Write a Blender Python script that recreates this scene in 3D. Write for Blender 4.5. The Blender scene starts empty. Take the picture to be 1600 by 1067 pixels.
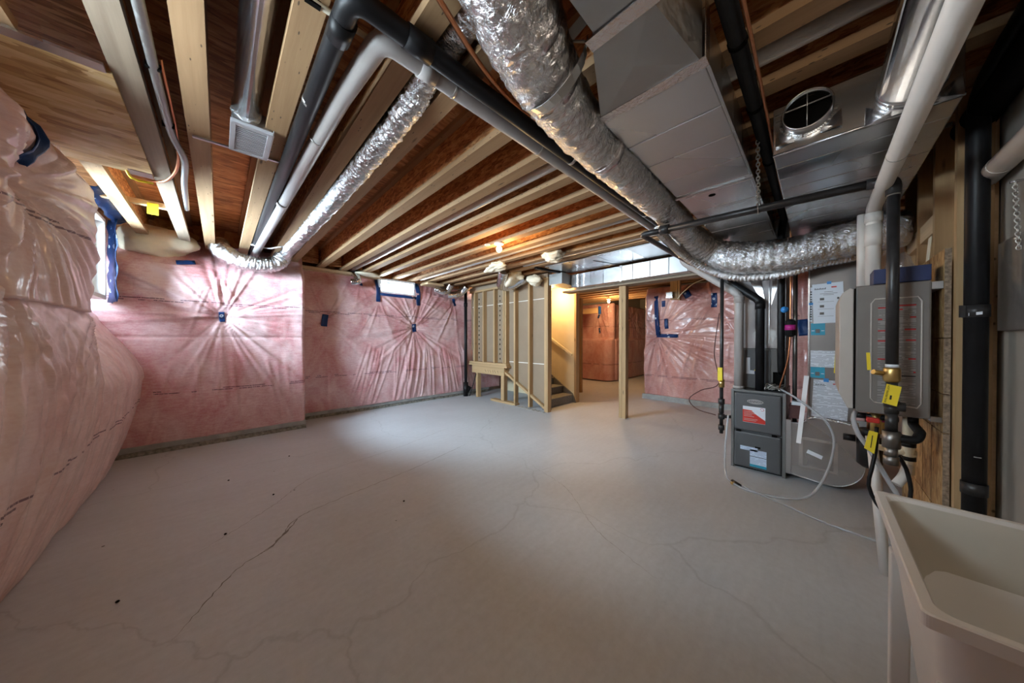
import bpy, math, random
import numpy as np
from mathutils import Vector, Matrix
random.seed(7); rng = np.random.default_rng(7)
SC = bpy.context.scene
COL = SC.collection
PI = math.pi

# ------------------------------------------------------------------ camera, world, light, exposure
CAM_H = 1.24
cam_d = bpy.data.cameras.new('camera'); cam = bpy.data.objects.new('camera', cam_d); COL.objects.link(cam)
a_ = math.radians(45.56); p_ = -math.atan(3.5 / 466)
fh = Vector((math.cos(a_), math.sin(a_), 0)); rt = Vector((math.sin(a_), -math.cos(a_), 0)); uz = Vector((0, 0, 1))
fw = fh * math.cos(p_) + uz * math.sin(p_); up = uz * math.cos(p_) - fh * math.sin(p_)
cam.matrix_world = Matrix(((rt.x, up.x, -fw.x, 0), (rt.y, up.y, -fw.y, 0), (rt.z, up.z, -fw.z, CAM_H), (0, 0, 0, 1)))
cam_d.sensor_width = 36; cam_d.lens = 36 * 466 / 1600; cam_d.clip_start = 0.02; cam_d.clip_end = 200
SC.camera = cam

W = bpy.data.worlds.new('sky'); SC.world = W; W.use_nodes = True
bg = W.node_tree.nodes['Background']; bg.inputs[0].default_value = (0.74, 0.88, 1.0, 1); bg.inputs[1].default_value = 14.0
vs = SC.view_settings; vs.view_transform = 'Standard'; vs.look = 'None'; vs.gamma = 1; vs.use_curve_mapping = False
vs.exposure = 1.0
SC.cycles.use_denoising = True
SC.cycles.max_bounces = 10; SC.cycles.diffuse_bounces = 6; SC.cycles.glossy_bounces = 5; SC.cycles.transparent_max_bounces = 12
SC.cycles.sample_clamp_indirect = 6.0; SC.cycles.caustics_reflective = False; SC.cycles.caustics_refractive = False
BULB = dict(room=9.0, back=26.0, stair=22.0, near=5.0)  # near is the added bulb out of view

def area(name, loc, rot, sx, sy, power, col):
    l = bpy.data.lights.new(name, 'AREA'); l.shape = 'RECTANGLE'; l.size = sx; l.size_y = sy; l.energy = power; l.color = col
    o = bpy.data.objects.new(name, l); COL.objects.link(o); o.location = loc; o.rotation_euler = rot
    return o
# daylight entering through the windows of the left and far walls
area('window_daylight', (-.985, 4.01, 2.0), (0, -PI / 2 + math.radians(14), 0), .72, 1.38, 165, (.64, .82, 1))
area('window_daylight', (-.985, 1.40, 2.0), (0, -PI / 2 + math.radians(14), 0), .70, 1.04, 24, (.80, .90, 1))  # added daylight for the near ceiling, through the unseen near window
area('window_daylight', (2.39, 5.86, 2.21), (-PI / 2 - .15, 0, 0), .66, .26, 40, (.80, .90, 1))

# ------------------------------------------------------------------ node helper and materials
class NT:
    def __init__(s, name):
        s.m = bpy.data.materials.new(name); s.m.use_nodes = True; s.t = s.m.node_tree; s.b = s.t.nodes['Principled BSDF']
    def n(s, typ, ins=None, **props):
        nd = s.t.nodes.new(typ)
        for k, v in props.items(): setattr(nd, k, v)
        for k, v in (ins or {}).items(): s.set(nd.inputs[k], v)
        return nd
    def set(s, sock, v):
        if hasattr(v, 'outputs'): v = v.outputs[0]
        if isinstance(v, bpy.types.NodeSocket): s.t.links.new(v, sock)
        else:
            if isinstance(v, (tuple, list)) and len(v) == 3 and sock.type == 'RGBA': v = (*v, 1)
            sock.default_value = v
    def obj(s, scale=(1, 1, 1), loc=None, uv=False, rnd=True):
        tc = s.n('ShaderNodeTexCoord'); src = tc.outputs['UV' if uv else 'Object']
        if rnd and not uv:
            oi = s.n('ShaderNodeObjectInfo'); v = s.n('ShaderNodeVectorMath', {0: src, 1: s.n('ShaderNodeVectorMath', {0: oi.outputs['Random'], 1: (17.3, 9.1, 5.7)}, operation='MULTIPLY')}, operation='ADD'); src = v.outputs[0]
        mp = s.n('ShaderNodeMapping', {'Vector': src, 'Scale': scale})
        return mp.outputs[0]
    def noise(s, vec, scale, detail=4, rough=.55, dist=0):
        return s.n('ShaderNodeTexNoise', {'Vector': vec, 'Scale': scale, 'Detail': detail, 'Roughness': rough, 'Distortion': dist}).outputs['Fac']
    def ramp(s, fac, stops):
        r = s.n('ShaderNodeValToRGB', {'Fac': fac}); e = r.color_ramp.elements
        while len(e) < len(stops): e.new(.5)
        for el, (p, c) in zip(e, stops):
            el.position = p; el.color = (*c, 1) if len(c) == 3 else c
        return r.outputs['Color']
    def mix(s, f, a, b, mode='MIX'):
        m = s.n('ShaderNodeMix', {0: f}, data_type='RGBA', blend_type=mode)
        s.set(m.inputs[6], a); s.set(m.inputs[7], b); return m.outputs[2]
    def math(s, op, a, b=0.0, c=None):
        ins = {0: a, 1: b}
        if c is not None: ins[2] = c
        return s.n('ShaderNodeMath', ins, operation=op).outputs[0]
    def bump(s, h, strength=.3, dist=.01):
        b = s.n('ShaderNodeBump', {'Height': h, 'Strength': strength, 'Distance': dist}); s.set(s.b.inputs['Normal'], b.outputs[0])
    def p(s, **k):
        for kk, v in k.items(): s.set(s.b.inputs[kk.replace('_', ' ')], v)
        return s.m

def plain(name, col, rough=.5, metal=0.0, var=.12, vs_=9, bump=0.0, **k):
    s = NT(name); v = s.obj()
    f = s.noise(v, vs_, 5)
    lo = tuple(max(0, c * (1 - var)) for c in col); hi = tuple(min(1, c * (1 + var)) for c in col)
    s.p(Base_Color=s.ramp(f, [(.3, lo), (.7, hi)]), Roughness=rough, Metallic=metal, **k)
    if bump: s.bump(s.noise(v, 60, 3), bump, .004)
    return s.m
def wood(name, lo, hi, axis='y', rough=.75, knots=True, ticks=False):
    s = NT(name); sc = {'x': (1.2, 28, 28), 'y': (28, 1.2, 28), 'z': (28, 28, 1.2)}[axis]; v = s.obj(sc)
    f = s.noise(v, 1.6, 6, .62, .4); c = s.ramp(f, [(.25, lo), (.75, hi)])
    sc2 = tuple(q / 2.6 for q in sc); f2 = s.noise(s.obj(sc2), .9, 2)
    c = s.mix(.35, c, s.ramp(f2, [(.35, tuple(q * .72 for q in lo)), (.65, tuple(min(1, q * 1.1) for q in hi))]))
    if knots:
        sk = {'x': (2.2, 11, 11), 'y': (11, 2.2, 11), 'z': (11, 11, 2.2)}[axis]
        vo = s.n('ShaderNodeTexVoronoi', {'Vector': s.obj(sk), 'Scale': 1.0, 'Randomness': 1.0}).outputs['Distance']
        c = s.mix(s.ramp(vo, [(.035, (1, 1, 1)), (.10, (0, 0, 0))]), c, tuple(q * .28 for q in lo))
    if ticks:
        vt = s.n('ShaderNodeTexVoronoi', {'Vector': s.obj((60, 17, 60)), 'Scale': 1.0}); c = s.mix(s.math('MULTIPLY', s.ramp(vt.outputs['Distance'], [(.13, (1, 1, 1)), (.19, (0, 0, 0))]), s.math('GREATER_THAN', s.n('ShaderNodeSeparateColor', {0: vt.outputs['Color']}).outputs[0], .72)), c, (.11, .07, .04))
    s.p(Base_Color=c, Roughness=rough); s.bump(f, .15, .003); return s.m
def osb(name, sc, stops, rough=.7):
    s = NT(name); v = s.obj(sc)
    nz = s.n('ShaderNodeTexNoise', {'Vector': v, 'Scale': .7, 'Detail': 2.0})
    w = s.n('ShaderNodeVectorMath', {0: v, 1: nz.outputs['Color']}, operation='ADD').outputs[0]
    a = s.n('ShaderNodeTexVoronoi', {'Vector': w, 'Scale': 1.0}); b = s.n('ShaderNodeTexVoronoi', {'Vector': w, 'Scale': 2.3})
    sep = s.n('ShaderNodeSeparateColor', {0: a.outputs['Color']}).outputs[0]; sep2 = s.n('ShaderNodeSeparateColor', {0: b.outputs['Color']}).outputs[1]
    f = s.math('ADD', s.math('MULTIPLY', sep, .6), s.math('MULTIPLY', sep2, .4))
    c = s.ramp(f, stops); big = s.noise(s.obj((1, 1, 1)), 2.2, 3)
    c = s.mix(.5, c, s.ramp(big, [(.3, (.55, .55, .55)), (.7, (1, 1, 1))]), 'MULTIPLY')
    s.p(Base_Color=c, Roughness=rough); s.bump(f, .2, .003); return s.m

M = {}
M['spruce'] = wood('spruce', (.31, .18, .085), (.45, .285, .15), 'y', ticks=True)
M['grey_wood'] = wood('weathered_spruce', (.21, .155, .105), (.36, .28, .20), 'y', knots=False)
M['stud'] = wood('stud_pine', (.37, .235, .11), (.54, .365, .19), 'z')
M['plate'] = wood('plate_pine', (.38, .245, .115), (.55, .38, .2), 'y')
M['plank_x'] = wood('plank_pine', (.52, .36, .2), (.72, .54, .33), 'x')
M['web'] = osb('osb_web', (10, 16, 60), [(.12, (.30, .11, .035)), (.45, (.58, .26, .09)), (.7, (.74, .38, .15)), (.95, (.86, .52, .24))])
M['subfloor'] = osb('osb_subfloor', (6, 30, 6), [(.12, (.33, .14, .055)), (.5, (.62, .30, .125)), (.95, (.85, .50, .25))])
M['soffit'] = osb('osb_soffit', (4.5, 17, 5), [(.1, (.34, .17, .05)), (.45, (.66, .42, .17)), (.95, (.88, .66, .36))])
M['board'] = osb('osb_board', (34, 34, 13), [(.1, (.26, .13, .045)), (.45, (.50, .29, .11)), (.95, (.72, .50, .24))])
M['osb_edge'] = plain('osb_cut_edge', (.27, .20, .14), .9, var=.5, vs_=70)

def concrete(name, col, cracks):
    s = NT(name); v = s.obj(rnd=False)
    f = s.noise(v, 1.3, 8, .6); f2 = s.noise(v, 26, 6, .7)
    c = s.ramp(f, [(.25, tuple(q * .86 for q in col)), (.75, tuple(min(1, q * 1.1) for q in col))])
    c = s.mix(.35, c, s.ramp(f2, [(.35, tuple(q * .8 for q in col)), (.65, tuple(min(1, q * 1.12) for q in col))]))
    st = s.noise(s.obj((3, 26, 1), rnd=False), .9, 6, .6, .6)
    c = s.mix(.10, c, s.ramp(st, [(.38, tuple(q * .62 for q in col)), (.6, col)]))
    if cracks:
        wv = s.n('ShaderNodeTexNoise', {'Vector': v, 'Scale': 2.2, 'Detail': 6.0})
        w = s.n('ShaderNodeVectorMath', {0: v, 1: s.n('ShaderNodeVectorMath', {0: wv.outputs['Color'], 1: (.5, .5, .0)}, operation='MULTIPLY').outputs[0]}, operation='ADD').outputs[0]
        e = s.n('ShaderNodeTexVoronoi', {'Vector': w, 'Scale': .42}, feature='DISTANCE_TO_EDGE').outputs['Distance']
        c = s.mix(s.math('MULTIPLY', s.ramp(e, [(.0, (1, 1, 1)), (.0016, (0, 0, 0))]), .22), c, tuple(q * .3 for q in col))
        sp = s.n('ShaderNodeTexVoronoi', {'Vector': v, 'Scale': 3.1}).outputs['Distance']
        c = s.mix(s.ramp(sp, [(.018, (1, 1, 1)), (.026, (0, 0, 0))]), c, (.05, .045, .04))
    s.p(Base_Color=c, Roughness=s.ramp(f2, [(.3, (.42, .42, .42)), (.7, (.6, .6, .6))]))
    s.bump(s.noise(v, 120, 4), .06, .003); return s.m
M['floor'] = concrete('concrete_floor', (.53, .56, .585), True)
M['wall'] = concrete('concrete_wall', (.37, .35, .31), False)
M['curb'] = plain('rough_footing', (.25, .235, .2), .95, var=.5, vs_=28, bump=.5)
M['curb_poly'] = plain('grey_curb_poly', (.33, .34, .33), .35, var=.2)

def blanket_mat(name, rows, hi=(.77, .55, .55), lo=(.58, .24, .25), ink=(.10, .03, .06)):
    s = NT(name); uv = s.obj(uv=True)
    sp = s.n('ShaderNodeSeparateXYZ', {0: uv}); u, v = sp.outputs[0], sp.outputs[1]
    st = s.n('ShaderNodeMapping', {'Vector': uv, 'Scale': (1.6, 1.0, 1)}).outputs[0]
    f = s.noise(st, 1.7, 7, .62, .6); fib = s.noise(s.n('ShaderNodeMapping', {'Vector': uv, 'Scale': (9, 38, 1)}).outputs[0], 1.4, 5, .7)
    fine = s.noise(uv, 60, 4, .7)
    g = s.math('ADD', s.math('MULTIPLY', f, .55), s.math('ADD', s.math('MULTIPLY', fib, .28), s.math('MULTIPLY', fine, .17)))
    c = s.ramp(g, [(.40, lo), (.49, tuple((p + q) / 2 for p, q in zip(lo, hi))), (.58, hi)])
    wob = s.math('MULTIPLY', s.math('SUBTRACT', s.noise(s.n('ShaderNodeMapping', {'Vector': uv, 'Scale': (1.2, 0, 1)}).outputs[0], 1.0, 2), .5), .05)
    tot = None
    for r in rows:
        for dz, sd in ((.011, 3.1), (-.011, 8.7)):
            d = s.math('ABSOLUTE', s.math('SUBTRACT', s.math('ADD', v, wob), r + dz))
            row = s.math('LESS_THAN', d, .0052)
            cu = s.n('ShaderNodeCombineXYZ', {0: u, 1: sd + r}).outputs[0]
            word = s.math('GREATER_THAN', s.noise(cu, 5.0, 1), .47)
            let = s.math('GREATER_THAN', s.noise(cu, 150.0, 1), .40)
            t = s.math('MULTIPLY', row, s.math('MULTIPLY', word, let))
            tot = t if tot is None else s.math('MAXIMUM', tot, t)
    if tot is not None: c = s.mix(s.math('MULTIPLY', tot, .82), c, ink)
    s.p(Base_Color=c, Roughness=.62, Coat_Weight=.55, Coat_Roughness=.19, Coat_IOR=1.5)
    s.bump(s.math('ADD', fine, s.math('MULTIPLY', fib, 1.4)), .12, .004); return s.m
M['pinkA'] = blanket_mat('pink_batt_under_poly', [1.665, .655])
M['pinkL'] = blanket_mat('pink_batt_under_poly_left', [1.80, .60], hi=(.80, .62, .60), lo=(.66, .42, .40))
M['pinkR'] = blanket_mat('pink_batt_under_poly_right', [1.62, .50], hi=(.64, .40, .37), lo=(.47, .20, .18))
M['batt'] = plain('cream_batt', (.82, .75, .58), .95, var=.12, vs_=5, bump=.6)
M['poly'] = NT('clear_poly_sheet').m
def _poly():
    s = NT('clear_poly_sheet'); v = s.obj(); f = s.noise(v, 14, 4, .6, 1.5)
    tr = s.n('ShaderNodeBsdfTransparent'); gl = s.n('ShaderNodeBsdfGlossy', {'Color': (.9, .9, .9), 'Roughness': .22}); df = s.n('ShaderNodeBsdfTranslucent', {'Color': (.8, .8, .8)})
    bm = s.n('ShaderNodeBump', {'Height': f, 'Strength': .8, 'Distance': .03}); s.set(gl.inputs['Normal'], bm.outputs[0])
    m1 = s.n('ShaderNodeMixShader', {0: .35, 1: tr.outputs[0], 2: gl.outputs[0]}); m2 = s.n('ShaderNodeMixShader', {0: .25, 1: m1.outputs[0], 2: df.outputs[0]})
    s.t.links.new(m2.outputs[0], s.t.nodes['Material Output'].inputs[0]); return s.m
M['poly'] = _poly()
def tape():
    s = NT('navy_sheathing_tape'); v = s.obj()
    vo = s.n('ShaderNodeTexVoronoi', {'Vector': v, 'Scale': 9.5, 'Randomness': .6}).outputs['Distance']
    ring = s.ramp(vo, [(.0, (.6, .7, .8)), (.07, (.6, .7, .8)), (.10, (.02, .08, .25)), (.14, (.65, .75, .85)), (.19, (.65, .75, .85)), (.22, (.008, .040, .15))])
    s.p(Base_Color=ring, Roughness=.45, Specular_IOR_Level=.3); s.bump(s.noise(v, 22, 3), .3, .01); return s.m
M['tape'] = tape()
M['tape_blue'] = plain('blue_painters_tape', (.03, .22, .55), .5)

def metal(name, col, rough, spangle=.1, ns=7, bmp=.0, bs=20, stretch=(1, 1, 1), metallic=1.0, det=5):
    s = NT(name); v = s.obj(stretch); f = s.noise(v, ns, det)
    c = s.ramp(f, [(.3, tuple(q * (1 - spangle) for q in col)), (.7, tuple(min(1, q * (1 + spangle)) for q in col))])
    s.p(Base_Color=c, Metallic=metallic, Roughness=s.ramp(f, [(.3, (rough * .8,) * 3), (.7, (min(1, rough * 1.25),) * 3)]))
    if bmp: s.bump(s.noise(v, bs, 5, .6, .8), bmp, .02)
    return s.m
M['galv'] = metal('galvanised_sheet', (.52, .53, .54), .27, .01, 1.5, det=0)
M['galv_painted_refl'] = metal('galvanised_painted_reflection', (.21, .19, .18), .45, .05, 5)  # return drop: reflection of dark surroundings put into the base colour
M['galv_pink'] = metal('satin_galvanised', (.42, .40, .40), .62, .05, 5, metallic=.6)
M['galv_dull'] = metal('dull_galvanised', (.36, .36, .35), .5, .06, 60)
M['tin'] = metal('shiny_tin', (.72, .72, .74), .17, .01, 1.5, det=0)
M['foil'] = metal('foil_jacket', (.70, .70, .70), .22, .10, 9, .8, 34)
M['foil_tape'] = metal('foil_tape', (.62, .58, .57), .22, .05, 9, .3, 60)
M['zinc'] = metal('zinc_strap', (.5, .5, .48), .4)
M['abs'] = plain('black_abs', (.010, .010, .011), .42, var=.3, Specular_IOR_Level=.2)
M['iron'] = plain('black_iron', (.022, .021, .022), .38, var=.3, vs_=30)
M['pvc'] = plain('grey_vent_pipe', (.36, .335, .32), .42, var=.05)
M['pvc_white'] = plain('white_vent_pipe', (.72, .69, .65), .38, var=.04)
M['brass'] = metal('brass', (.60, .42, .16), .32)
M['copper'] = metal('copper', (.60, .25, .12), .35)
M['galv_pipe'] = metal('steel_nipple', (.26, .25, .24), .42)
M['white'] = plain('white_plastic', (.66, .64, .61), .45, var=.03)
M['tub_in'] = plain('tub_plastic', (.55, .52, .45), .4, var=.04)
M['vinyl'] = plain('white_vinyl', (.85, .86, .87), .4, var=.02)
M['grille_grey'] = plain('pale_grey_enamel', (.42, .42, .44), .45)
M['maroon'] = plain('dark_maroon', (.085, .025, .022), .5)
M['furnace'] = plain('charcoal_enamel', (.085, .088, .092), .42, var=.06)
M['furnace_lt'] = plain('grey_enamel', (.15, .15, .145), .45, var=.06)
M['heater'] = plain('taupe_enamel', (.20, .18, .165), .38, var=.04)
M['heater_lt'] = plain('light_taupe_enamel', (.50, .46, .42), .4, var=.04)
M['blue_card'] = plain('navy_card', (.012, .025, .10), .5)
M['yellow'] = plain('yellow_tag', (.86, .66, .03), .5, var=.05)
M['red'] = plain('red_plastic', (.55, .03, .02), .4)
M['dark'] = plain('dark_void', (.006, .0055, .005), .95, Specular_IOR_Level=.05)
M['ink'] = plain('black_ink', (.015, .015, .02), .6)
M['ink_red'] = plain('red_ink', (.48, .02, .02), .5)
M['ink_grey'] = plain('grey_ink', (.12, .115, .11), .6)
M['kraft'] = plain('grey_brown_gypsum_paper', (.29, .215, .145), .85, var=.06, vs_=4)
M['plaster'] = plain('cream_plaster', (.72, .63, .43), .8, var=.03)
M['seam'] = plain('white_joint_tape', (.80, .76, .68), .7)
M['carpet'] = plain('grey_stair_paint', (.22, .21, .195), .8, var=.2, vs_=40)
M['hose'] = NT('x').m
def _clear(name, col, mixf):
    s = NT(name); tr = s.n('ShaderNodeBsdfTransparent', {'Color': (.93, .95, .96, 1)})
    m = s.n('ShaderNodeMixShader', {0: mixf, 1: tr.outputs[0], 2: s.b.outputs[0]}); s.p(Base_Color=col, Roughness=.15)
    s.t.links.new(m.outputs[0], s.t.nodes['Material Output'].inputs[0]); return s.m
M['hose'] = _clear('clear_vinyl_hose', (.62, .66, .70), .55)
def _glass():
    s = NT('window_glass'); tr = s.n('ShaderNodeBsdfTransparent', {'Color': (.97, .985, .98, 1)}); gl = s.n('ShaderNodeBsdfGlossy', {'Roughness': .02})
    lw = s.n('ShaderNodeFresnel', {'IOR': 1.45}); m = s.n('ShaderNodeMixShader', {0: lw.outputs[0], 1: tr.outputs[0], 2: gl.outputs[0]})
    s.t.links.new(m.outputs[0], s.t.nodes['Material Output'].inputs[0]); return s.m
M['glass'] = _glass()
def _emit(name, col, st):
    s = NT(name); s.p(Base_Color=(1, 1, 1), Emission_Color=col, Emission_Strength=st); return s.m
M['lit'] = _emit('lit_bulb', (1, .66, .26), 14)
def paper(name, base=(.66, .70, .76), ink=(.16, .18, .22), pitch=.009, fill=.35, ax='y'):
    s = NT(name); tc = s.n('ShaderNodeTexCoord'); sp = s.n('ShaderNodeSeparateXYZ', {0: tc.outputs['Object']})
    z = sp.outputs[2]; y = sp.outputs[{'x': 0, 'y': 1}[ax]]
    k = s.math('DIVIDE', z, pitch); fr = s.math('FRACT', k); ln = s.math('FLOOR', k)
    row = s.math('LESS_THAN', fr, fill)
    cu = s.n('ShaderNodeCombineXYZ', {0: y, 1: s.math('MULTIPLY', ln, 3.7)}).outputs[0]
    wd = s.math('GREATER_THAN', s.noise(cu, 26, 2), .44); par = s.math('GREATER_THAN', s.noise(s.n('ShaderNodeCombineXYZ', {0: s.math('MULTIPLY', ln, .31)}).outputs[0], 1.7, 1), .42)
    s.p(Base_Color=s.mix(s.math('MULTIPLY', s.math('MULTIPLY', row, par), s.math('MULTIPLY', wd, .8)), base, ink), Roughness=.6); return s.m
M['paper'] = paper('printed_paper')
M['paper_plain'] = plain('plain_paper', (.66, .70, .76), .6, var=.03)
M['warn'] = paper('printed_warning', (.28, .26, .245), (.10, .095, .09), .0085, .45)
M['teal'] = plain('teal_label', (.02, .30, .44), .45)
M['pale_label'] = paper('pale_label', (.55, .66, .80), (.2, .25, .4), .011, .3)

# ------------------------------------------------------------------ mesh helpers
class MB:
    def __init__(s): s.v = []; s.f = []; s.sm = []; s.mi = []; s.uv = None
    def add(s, vs, fs, smooth=False, mi=0):
        o = len(s.v); s.v += [tuple(map(float, q)) for q in vs]
        s.f += [tuple(i + o for i in f) for f in fs]; s.sm += [smooth] * len(fs); s.mi += [mi] * len(fs); return s
    def box(s, x0, y0, z0, x1, y1, z1, mi=0):
        x0, x1 = sorted((x0, x1)); y0, y1 = sorted((y0, y1)); z0, z1 = sorted((z0, z1))
        return s.add([(x0, y0, z0), (x1, y0, z0), (x1, y1, z0), (x0, y1, z0), (x0, y0, z1), (x1, y0, z1), (x1, y1, z1), (x0, y1, z1)],
                     [(3, 2, 1, 0), (4, 5, 6, 7), (0, 1, 5, 4), (1, 2, 6, 5), (2, 3, 7, 6), (3, 0, 4, 7)], mi=mi)
    def prism(s, poly, off, mi=0):   # poly: list of 3d points, off: extrusion vector
        n = len(poly); o = Vector(off); vs = list(poly) + [tuple(Vector(q) + o) for q in poly]
        return s.add(vs, [tuple(range(n))[::-1], tuple(range(n, 2 * n))] + [(i, (i + 1) % n, n + (i + 1) % n, n + i) for i in range(n)], mi=mi)
    def beam(s, a, b, w, h, upv=(0, 0, 1)):  # rectangular bar from a to b
        a = Vector(a); b = Vector(b); d = (b - a).normalized(); sd = d.cross(Vector(upv)).normalized(); u = sd.cross(d)
        q = [sd * x + u * y for x, y in ((-w / 2, -h / 2), (w / 2, -h / 2), (w / 2, h / 2), (-w / 2, h / 2))]
        return s.prism([tuple(a + k) for k in q], b - a)
    def tube(s, path, r, n=14, cap=True, rad=None, mi=0, inner=False):
        P = [Vector(p) for p in path]; N = len(P); T = []
        for i in range(N):
            t = (P[min(i + 1, N - 1)] - P[max(i - 1, 0)]); T.append(t.normalized())
        ref = Vector((0, 0, 1)) if abs(T[0].z) < .9 else Vector((1, 0, 0))
        u = T[0].cross(ref).normalized(); vs = []
        for i in range(N):
            u = (u - T[i] * u.dot(T[i])).normalized(); w = T[i].cross(u)
            for k in range(n):
                th = 2 * PI * k / n; rr = rad(i, k) if rad else (r[i] if isinstance(r, (list, tuple)) else r)
                vs.append(P[i] + (u * math.cos(th) + w * math.sin(th)) * rr)
        fs = [(i * n + k, i * n + (k + 1) % n, (i + 1) * n + (k + 1) % n, (i + 1) * n + k) for i in range(N - 1) for k in range(n)]
        s.add(vs, fs, True, mi)
        if cap:
            o = len(s.v) - len(vs); s.f += [tuple(o + k for k in range(n))[::-1], tuple(o + (N - 1) * n + k for k in range(n))]; s.sm += [False] * 2; s.mi += [mi] * 2
        return s
    def ball(s, c, r, n=14, sz=1.0):
        c = Vector(c); vs = [c + Vector((0, 0, r * sz))]; m = n // 2
        for i in range(1, m):
            ph = PI * i / m
            for k in range(n): vs.append(c + Vector((r * math.sin(ph) * math.cos(2 * PI * k / n), r * math.sin(ph) * math.sin(2 * PI * k / n), r * sz * math.cos(ph))))
        vs.append(c - Vector((0, 0, r * sz))); L = len(vs) - 1; fs = [(0, 1 + k, 1 + (k + 1) % n) for k in range(n)]
        for i in range(m - 2):
            for k in range(n): a = 1 + i * n + k; b = 1 + i * n + (k + 1) % n; fs.append((a, a + n, b + n, b))
        fs += [(L, 1 + (m - 2) * n + (k + 1) % n, 1 + (m - 2) * n + k) for k in range(n)]
        return s.add(vs, fs, True)

def fillet(path, r, n=6):
    P = [Vector(p) for p in path]; out = [P[0]]
    for a, b, c in zip(P, P[1:], P[2:]):
        d1 = (a - b); d2 = (c - b); q = min(r, d1.length * .49, d2.length * .49); s = b + d1.normalized() * q; e = b + d2.normalized() * q
        for i in range(n + 1):
            t = i / n; out.append(s * (1 - t) ** 2 + b * 2 * t * (1 - t) + e * t * t)
    out.append(P[-1]); return out
def spline(pts, step=.02):
    P = [Vector(p) for p in pts]; P = [P[0] * 2 - P[1]] + P + [P[-1] * 2 - P[-2]]; out = []
    for i in range(1, len(P) - 2):
        n = max(2, int((P[i + 1] - P[i]).length / step))
        for k in range(n):
            t = k / n; a, b, c, d = P[i - 1:i + 3]
            out.append(.5 * ((2 * b) + (c - a) * t + (2 * a - 5 * b + 4 * c - d) * t * t + (3 * b - a - 3 * c + d) * t ** 3))
    out.append(P[-2]); return out

def wloc(o):
    v = Vector((0, 0, 0))
    while o is not None: v = v + Vector(o.location); o = o.parent
    return v
def obj(name, mb, mat, parent=None, bevel=0.0, loc=None):
    me = bpy.data.meshes.new(name); base = wloc(parent) if parent else Vector((0, 0, 0))
    o = bpy.data.objects.new(name, me); COL.objects.link(o)
    if parent: o.parent = parent
    elif loc is not None: o.location = loc; base = Vector(loc)
    me.from_pydata([(v[0] - base.x, v[1] - base.y, v[2] - base.z) for v in mb.v], [], mb.f)
    for m_ in (mat if isinstance(mat, (list, tuple)) else [mat]): me.materials.append(M[m_] if isinstance(m_, str) else m_)
    me.polygons.foreach_set('use_smooth', mb.sm); me.polygons.foreach_set('material_index', mb.mi)
    if mb.uv is not None:
        l = me.uv_layers.new(name='UVMap'); idx = np.empty(len(me.loops), dtype=np.int32); me.loops.foreach_get('vertex_index', idx)
        l.data.foreach_set('uv', np.asarray(mb.uv, dtype=np.float32)[idx].ravel())
    me.update()
    if bevel:
        b = o.modifiers.new('bevel', 'BEVEL'); b.width = bevel; b.segments = 2; b.limit_method = 'ANGLE'
    return o
def tag(o, label=None, cat=None, group=None, kind=None):
    if label: o['label'] = label
    if cat: o['category'] = cat
    if group: o['group'] = group
    if kind: o['kind'] = kind
    return o
def thing(name, label, cat, loc, group=None):
    o = bpy.data.objects.new(name, None); o.empty_display_size = .1; COL.objects.link(o); o.location = loc
    return tag(o, label, cat, group)
def struct(name, mb, mat, label=None, **k): return tag(obj(name, mb, mat, **k), label, None, None, 'structure')
def dup(root, delta, label, group=None):
    r = root.copy(); COL.objects.link(r); r.location = Vector(root.location) + Vector(delta); r['label'] = label
    if group: r['group'] = group
    for ch in root.children:
        c = ch.copy(); COL.objects.link(c); c.parent = r
        for g in ch.children:
            d = g.copy(); COL.objects.link(d); d.parent = c
    return r
def text(name, body, size, pos, right, upv, mat, parent, lift=.001):
    c = bpy.data.curves.new(name, 'FONT'); c.body = body; c.size = size; c.align_x = 'CENTER'; c.align_y = 'CENTER'; c.extrude = .0004; c.resolution_u = 2
    t = bpy.data.objects.new(name + '_tmp', c); COL.objects.link(t); bpy.context.view_layer.update()
    me = bpy.data.meshes.new_from_object(t.evaluated_get(bpy.context.evaluated_depsgraph_get()))
    bpy.data.objects.remove(t); bpy.data.curves.remove(c)
    R = Vector(right).normalized(); U = Vector(upv).normalized(); Nn = R.cross(U)
    base = wloc(parent); p = Vector(pos) + Nn * lift - base
    me.transform(Matrix(((R.x, U.x, Nn.x, p.x), (R.y, U.y, Nn.y, p.y), (R.z, U.z, Nn.z, p.z), (0, 0, 0, 1))))
    me.materials.clear(); me.materials.append(M[mat]); o = bpy.data.objects.new(name, me); COL.objects.link(o); o.parent = parent; return o

# ------------------------------------------------------------------ setting
ZJ = 2.36; ZS = 2.665   # joist underside, subfloor underside
struct('floor', MB().box(-1.2, -.75, -.12, 11, 5.85, 0), 'floor')
b = MB().box(-1.2, -.75, ZS, 4.06, 5.85, ZS + .03).box(4.06, -.75, ZS, 5.0, 3.42, ZS + .03).box(5.0, -.75, ZS, 11, 5.85, ZS + .03)
struct('ceiling', b, 'subfloor')
def wall_with_holes(name, axis, c0, c1, a0, a1, z0, z1, holes, mat):   # wall slab along x or y, holes (h0,h1,hz0,hz1)
    b = MB()
    def bx(p, q, za, zb):
        if q - p < 1e-4 or zb - za < 1e-4: return
        if axis == 'y': b.box(c0, p, za, c1, q, zb)
        else: b.box(p, c0, za, q, c1, zb)
    cur = a0
    for h0, h1, hz0, hz1 in sorted(holes):
        bx(cur, h0, z0, z1); bx(h0, h1, z0, hz0); bx(h0, h1, hz1, z1); cur = h1
    bx(cur, a1, z0, z1); return struct(name, b, mat)
WIN_L = (3.30, 4.72, 1.615, 2.375); WIN_N = (.85, 1.95, 1.615, 2.375); WIN_F = (2.05, 2.735, 2.07, 2.345)
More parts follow.
